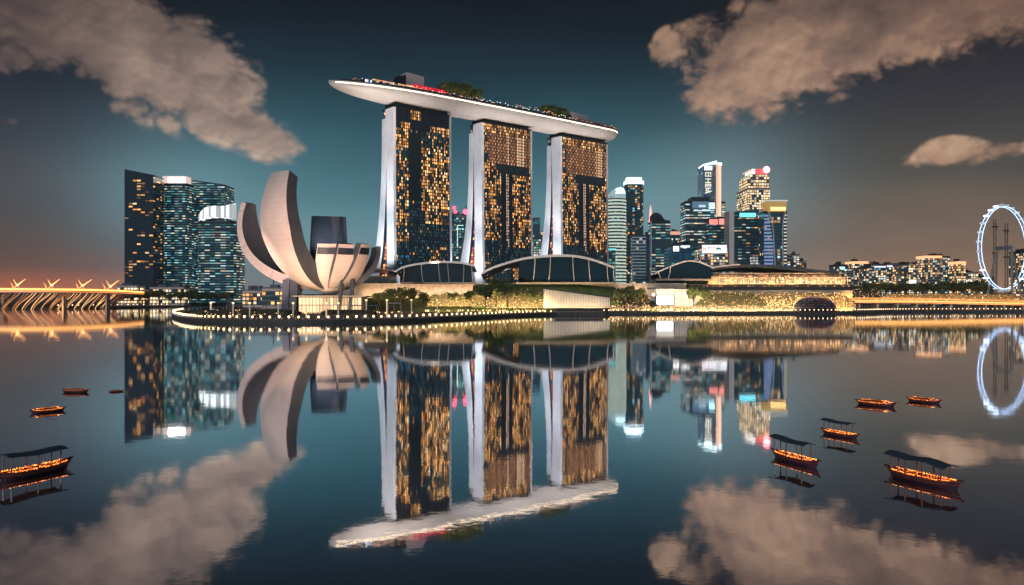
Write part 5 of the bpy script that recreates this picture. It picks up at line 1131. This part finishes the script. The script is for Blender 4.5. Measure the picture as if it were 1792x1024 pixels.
# floodlights: museum (warm, from the promenade), end walls and hull of the hotel
for (px, d, aim, w, c, ang) in ((452, 420, (MX-22, MY-32, 58), 620000, (1, .62, .44), 62), (400, 455, (MX-58, MY+25, 50), 520000, (1, .58, .46), 50), (600, 420, (MX+12, MY-18, 38), 150000, (1, .60, .40), 30), (640, 470, (MX+28, MY-8, 38), 110000, (1, .60, .42), 40), (500, 470, (MX-15, MY-20, 32), 80000, (1, .66, .4), 50)):
    x = XG(px, d); r_ = empty('floodlight', (x, d, 1.6), 'small black floodlight on the museum promenade aimed up at the petals', 'floodlight', 'museum floodlights'); b = MB(); b.box(-.5, -.4, .5, .5, .3, 1.2); b.build('housing', M['dark'], r_); b = MB(); b.tube([(0, 0, 0), (0, 0, .5)], .12); b.build('stand', M['dark'], r_)
    spot('flood_beam', (x, d, 3.0), aim, w, c, ang)
spot('rear_petal_fill', (MX-4, MY+4, 40), (MX-9, MY+34, 58), 40000, (.8, .85, 1), 62, .9, .3)  # added fill spot inside the bowl, lifts the dark rear petal
for k, (s0, s1) in enumerate(T):                           # ground floods on the white end walls, roof-level floods on the hull
    spot('end_wall_beam', fr_(s0-32, -4, 24 if k else 39), fr_(s0, 16, 95), 210000, (.80, .90, 1), 120, .9, 2); spot('end_wall_beam', fr_(s0-36, -6, 24 if k else 39), fr_(s0, 14, 160), 480000, (1, .93, .92), 42, .9, 2)
for s in range(8, int(LD), 24):
    spot('hull_wash_beam', fr_(s, -70, 24), fr_(s, -2, 186), 400000, (1, .82, .68), 28, .8, 2)
HAZE = .00007
# ------------------------------------------------------------------ boats
M['hull'] = mat('boat_hull_paint', (.075, .028, .04), .3, noise_s=2, noise_a=.3, coat=.3); M['wood'] = mat('boat_deck_wood', (.30, .07, .025), .5, noise_s=3, noise_a=.4); M['canopy'] = mat('boat_canopy_canvas', (.05, .075, .10), .6, noise_s=2, noise_a=.15); M['bpost'] = mat('boat_post', (.22, .08, .05), .4)
def bulbc(e, c):
    q = random.choice(((.45, .2, .1), (.6, .5, .5), (.5, .35, .3), (.9, 1.4, 2))); return (c[0]*e*q[0], c[1]*e*q[1], c[2]*e*q[2])
def boat(ends, beam, label, can, posts=4, lean=None, lampc=(11, 2.6, .24), dens=1.0, name='river_boat', rail=False):
    (xa, ya), (xb, yb) = ends; da, db = dw(ya), dw(yb); A = Vector((XG(xa, da), da, 0)); B = Vector((XG(xb, db), db, 0)); Lb = (B-A).length; rz = atan2(B.y-A.y, B.x-A.x)
    root = empty(name, (A+B)/2, label, 'boat', 'lantern-lit wooden boats on the bay', rz); k = Lb/4.3
    h = .29*k; N = 16
    def half(u): return beam/2*max(.03, (1-abs(2*u-1)**3.2))**.8*(1-.45*max(0, u-.55))
    def sheer(u): return h*(1+.45*(2*u-1)**4+.35*max(0, u-.7))
    b = MB(); rg = []
    for i in range(N+1):
        u = i/N; x = -Lb/2+Lb*u; hwd = half(u); z = sheer(u); rk = .35*k*(2*u-1)**5
        rg.append([Vector((x-rk*(1-max(0, zz)/z), s_*hwd*f, zz)) for s_, f, zz in ((1, 1, z), (1, 1.04, z*.75), (1, .74, .03*k), (1, .4, -.12*k), (-1, .4, -.12*k), (-1, .74, .03*k), (-1, 1.04, z*.75), (-1, 1, z), (-1, .9, z), (-1, .86, z-.1*k), (1, .86, z-.1*k), (1, .9, z))])
    b.loft(rg); hl_ = b.build('hull', M['hull'], root, smooth=False)
    b = MB()
    for s_ in (1, -1): b.tube([(-Lb/2+Lb*i/N, s_*half(i/N)*1.0, sheer(i/N)+.02*k) for i in range(N+1)], .035*k, n=5); b.tube([(-Lb/2+Lb*(.02+.96*i/N), s_*half(i/N)*1.05, sheer(i/N)*.62) for i in range(N+1)], .022*k, n=5)
    b.build('gunwale', M['wood'], root)
    b = MB(); b.loft([[Vector((-Lb/2+Lb*u, half(u)*.86, sheer(u)-.07*k)), Vector((-Lb/2+Lb*u, -half(u)*.86, sheer(u)-.07*k)), Vector((-Lb/2+Lb*u, -half(u)*.86, sheer(u)-.09*k)), Vector((-Lb/2+Lb*u, half(u)*.86, sheer(u)-.09*k))] for u in [.06+.88*i/N for i in range(N+1)]]); b.build('deck', M['wood'], root)
    for i in range(5):
        u = .2+.14*i; x = -Lb/2+Lb*u; b = MB(); b.box(x-.06*k, -half(u)*.8, h*.98, x+.1*k, half(u)*.8, h*1.08+.06*k); b.build('bench', M['wood'], root)
    if not can:                                            # low heaped deckhouse frame on the open boats
        b = MB(); b.loft([[Vector((x, half(.5)*.62*w_, h*.9)), Vector((x, half(.5)*.5*w_, h*(1.2+.8*w_))), Vector((x, -half(.5)*.5*w_, h*(1.2+.8*w_))), Vector((x, -half(.5)*.62*w_, h*.9))] for x, w_ in ((-Lb*.36, .5), (-Lb*.3, .9), (0, 1), (Lb*.22, .95), (Lb*.3, .5))]); b.build('deckhouse', M['wood'], root)
    b = MB(); lz = lambda u: sheer(u)+.07*k
    nb2 = int(95*dens)
    for s_ in (1, -1):
        for i in range(nb2):
            u = .1+.8*i/nb2; e = random.uniform(.4, 1.3) * (1 if s_ == 1 or can else .8); b.ball((-Lb/2+Lb*u, s_*half(u)*.78, lz(u)+random.uniform(-.03, .03)*k), random.uniform(.010, .021)*k, 0, bulbc(e, lampc), 5, 3)
    if not can:
        for row in (-.45, -.15, .15, .45):
            for i in range(int(34*dens)):
                u = .18+.62*i/(34*dens); e = random.uniform(.15, 1.0); b.ball((-Lb/2+Lb*u, row*half(.5), h*(1.95-abs(row)*.9)+random.uniform(0, .05)*k), .026*k, 0, tuple(q*e for q in lampc), 5, 3)
    else:
        for i in range(int(90*dens)):
            u = .16+.68*i/(90*dens); e = random.uniform(.15, .9); b.ball((-Lb/2+Lb*u, half(u)*random.uniform(-.5, .5), h*1.1+random.uniform(0, .16)*k), .015*k, 0, bulbc(e, lampc), 4, 3)
    b.build('string_lights', M['lamp'], root, kind='stuff')
    if can:
        u0, u1, ztop = can; zt_ = ztop*k; cw_ = beam*.5
        for i in range(posts):
            u = u0+.03+(u1-u0-.08)*i/(posts-1)
            for s_ in (1, -1):
                b = MB(); x = -Lb/2+Lb*u; b.tube([(x, s_*half(u)*.85, sheer(u)-.03), (x+.02*k, s_*half(u)*.82, zt_-.02)], .042*k, n=6); b.build('post', M['bpost'], root)
        b = MB(); rg = []
        for i in range(17):
            u = u0-.03+(u1-u0+.06)*i/16; x = -Lb/2+Lb*u; wob = .05*k*cos((u-u0)/(u1-u0)*2*pi*(posts-1)/1.0*.5)-.14*k*max(0, (u-u0)/(u1-u0)-.55)
            rg.append([Vector((x, cw_*f, zt_+wob+.13*k*(1-f*f))) for f in (-1, -.7, -.35, 0, .35, .7, 1)]+[Vector((x, cw_*f, zt_+wob+.13*k*(1-f*f)-.035*k)) for f in (1, .7, .35, 0, -.35, -.7, -1)])
        b.loft(rg); b.build('canopy', M['canopy'], root, smooth=False)
    if rail:
        b = MB(); b.tube([(Lb*.3, beam*.3, h), (Lb*.32, beam*.3, h+1.1*k)], .02*k, n=5); b.tube([(Lb*.32, beam*.3, h+1.05*k), (-.05*Lb, 0, h+.55*k)], .014*k, n=4); b.tube([(0, beam*.3, h), (0, beam*.3, h+.6*k), (Lb*.3, beam*.3, h+.75*k)], .014*k, n=4); b.build('mast_frame', M['bpost'], root)
    b = MB(); b.tube([(Lb/2-.15*k, 0, sheer(1)), (Lb/2+.12*k, 0, sheer(1)+.04*k)], lambda q: .07*k*(1-q)+.02, n=6); b.build('bow_post', M['dark'], root); b = MB(); b.tube([(-Lb/2+.1*k, 0, sheer(0)), (-Lb/2-.12*k, 0, sheer(0)+.02*k)], .06*k, n=6); b.build('bumper', M['dark'], root)
    return root
boat([(1552, 829), (1684, 860)], 1.15, 'largest canopied boat in the right foreground, purple-blue hull with three-humped grey canopy', (.08, .84, 1.12), 4)
boat([(1352, 797), (1434, 820)], .95, 'canopied boat left in the right-hand group, glowing orange deck', (.08, .78, 1.25), 3)
boat([(1438, 757), (1503, 769)], .9, 'smallest canopied boat, behind the other two on the right', (.1, .8, 1.3), 3)
boat([(1498, 706), (1568, 713)], 1.6, 'open low boat covered in orange lamps, left of the two canopy-less boats on the right', None)
boat([(1587, 701), (1647, 707)], 1.35, 'open low boat, farthest right, with fewer orange lamps', None, dens=.8)
boat([(-6, 843), (126, 815)], 1.2, 'canopied boat in the left foreground cut by the picture\'s edge', (.1, .82, 1.15), 3)
boat([(52, 724), (115, 718)], 1.2, 'open orange-lit boat with a thin raised mast and line, left side', None, rail=True)
boat([(110, 686), (155, 687)], 1.5, 'flat dim red-lit boat, farther back on the left', None, lampc=(1.7, .35, .12))
boat([(190, 686.5), (217, 685)], .7, 'tiny distant dim boat beside the reflection of the darkest tower', None, lampc=(.9, .2, .1), dens=.6)
# night air over the city: one box of thin even haze round the camera and everything built
hz = bpy.data.materials.new('night_haze'); hz.use_nodes = True; t = hz.node_tree; t.nodes.clear()
pv = nd(t, 'ShaderNodeVolumePrincipled'); pv.inputs['Color'].default_value = (.72, .86, .92, 1); pv.inputs['Density'].default_value = HAZE; pv.inputs['Anisotropy'].default_value = .2
t.links.new(pv.outputs[0], nd(t, 'ShaderNodeOutputMaterial').inputs[1])
MB().box(-8900, -500, -3, 8900, 7500, 470).build('haze', hz, kind='stuff')
S.cycles.volume_bounces = 0
S.cycles.max_bounces = 5; S.cycles.diffuse_bounces = 1; S.cycles.glossy_bounces = 3; S.cycles.transmission_bounces = 1
S.cycles.sample_clamp_indirect = 4; S.cycles.sample_clamp_direct = 0
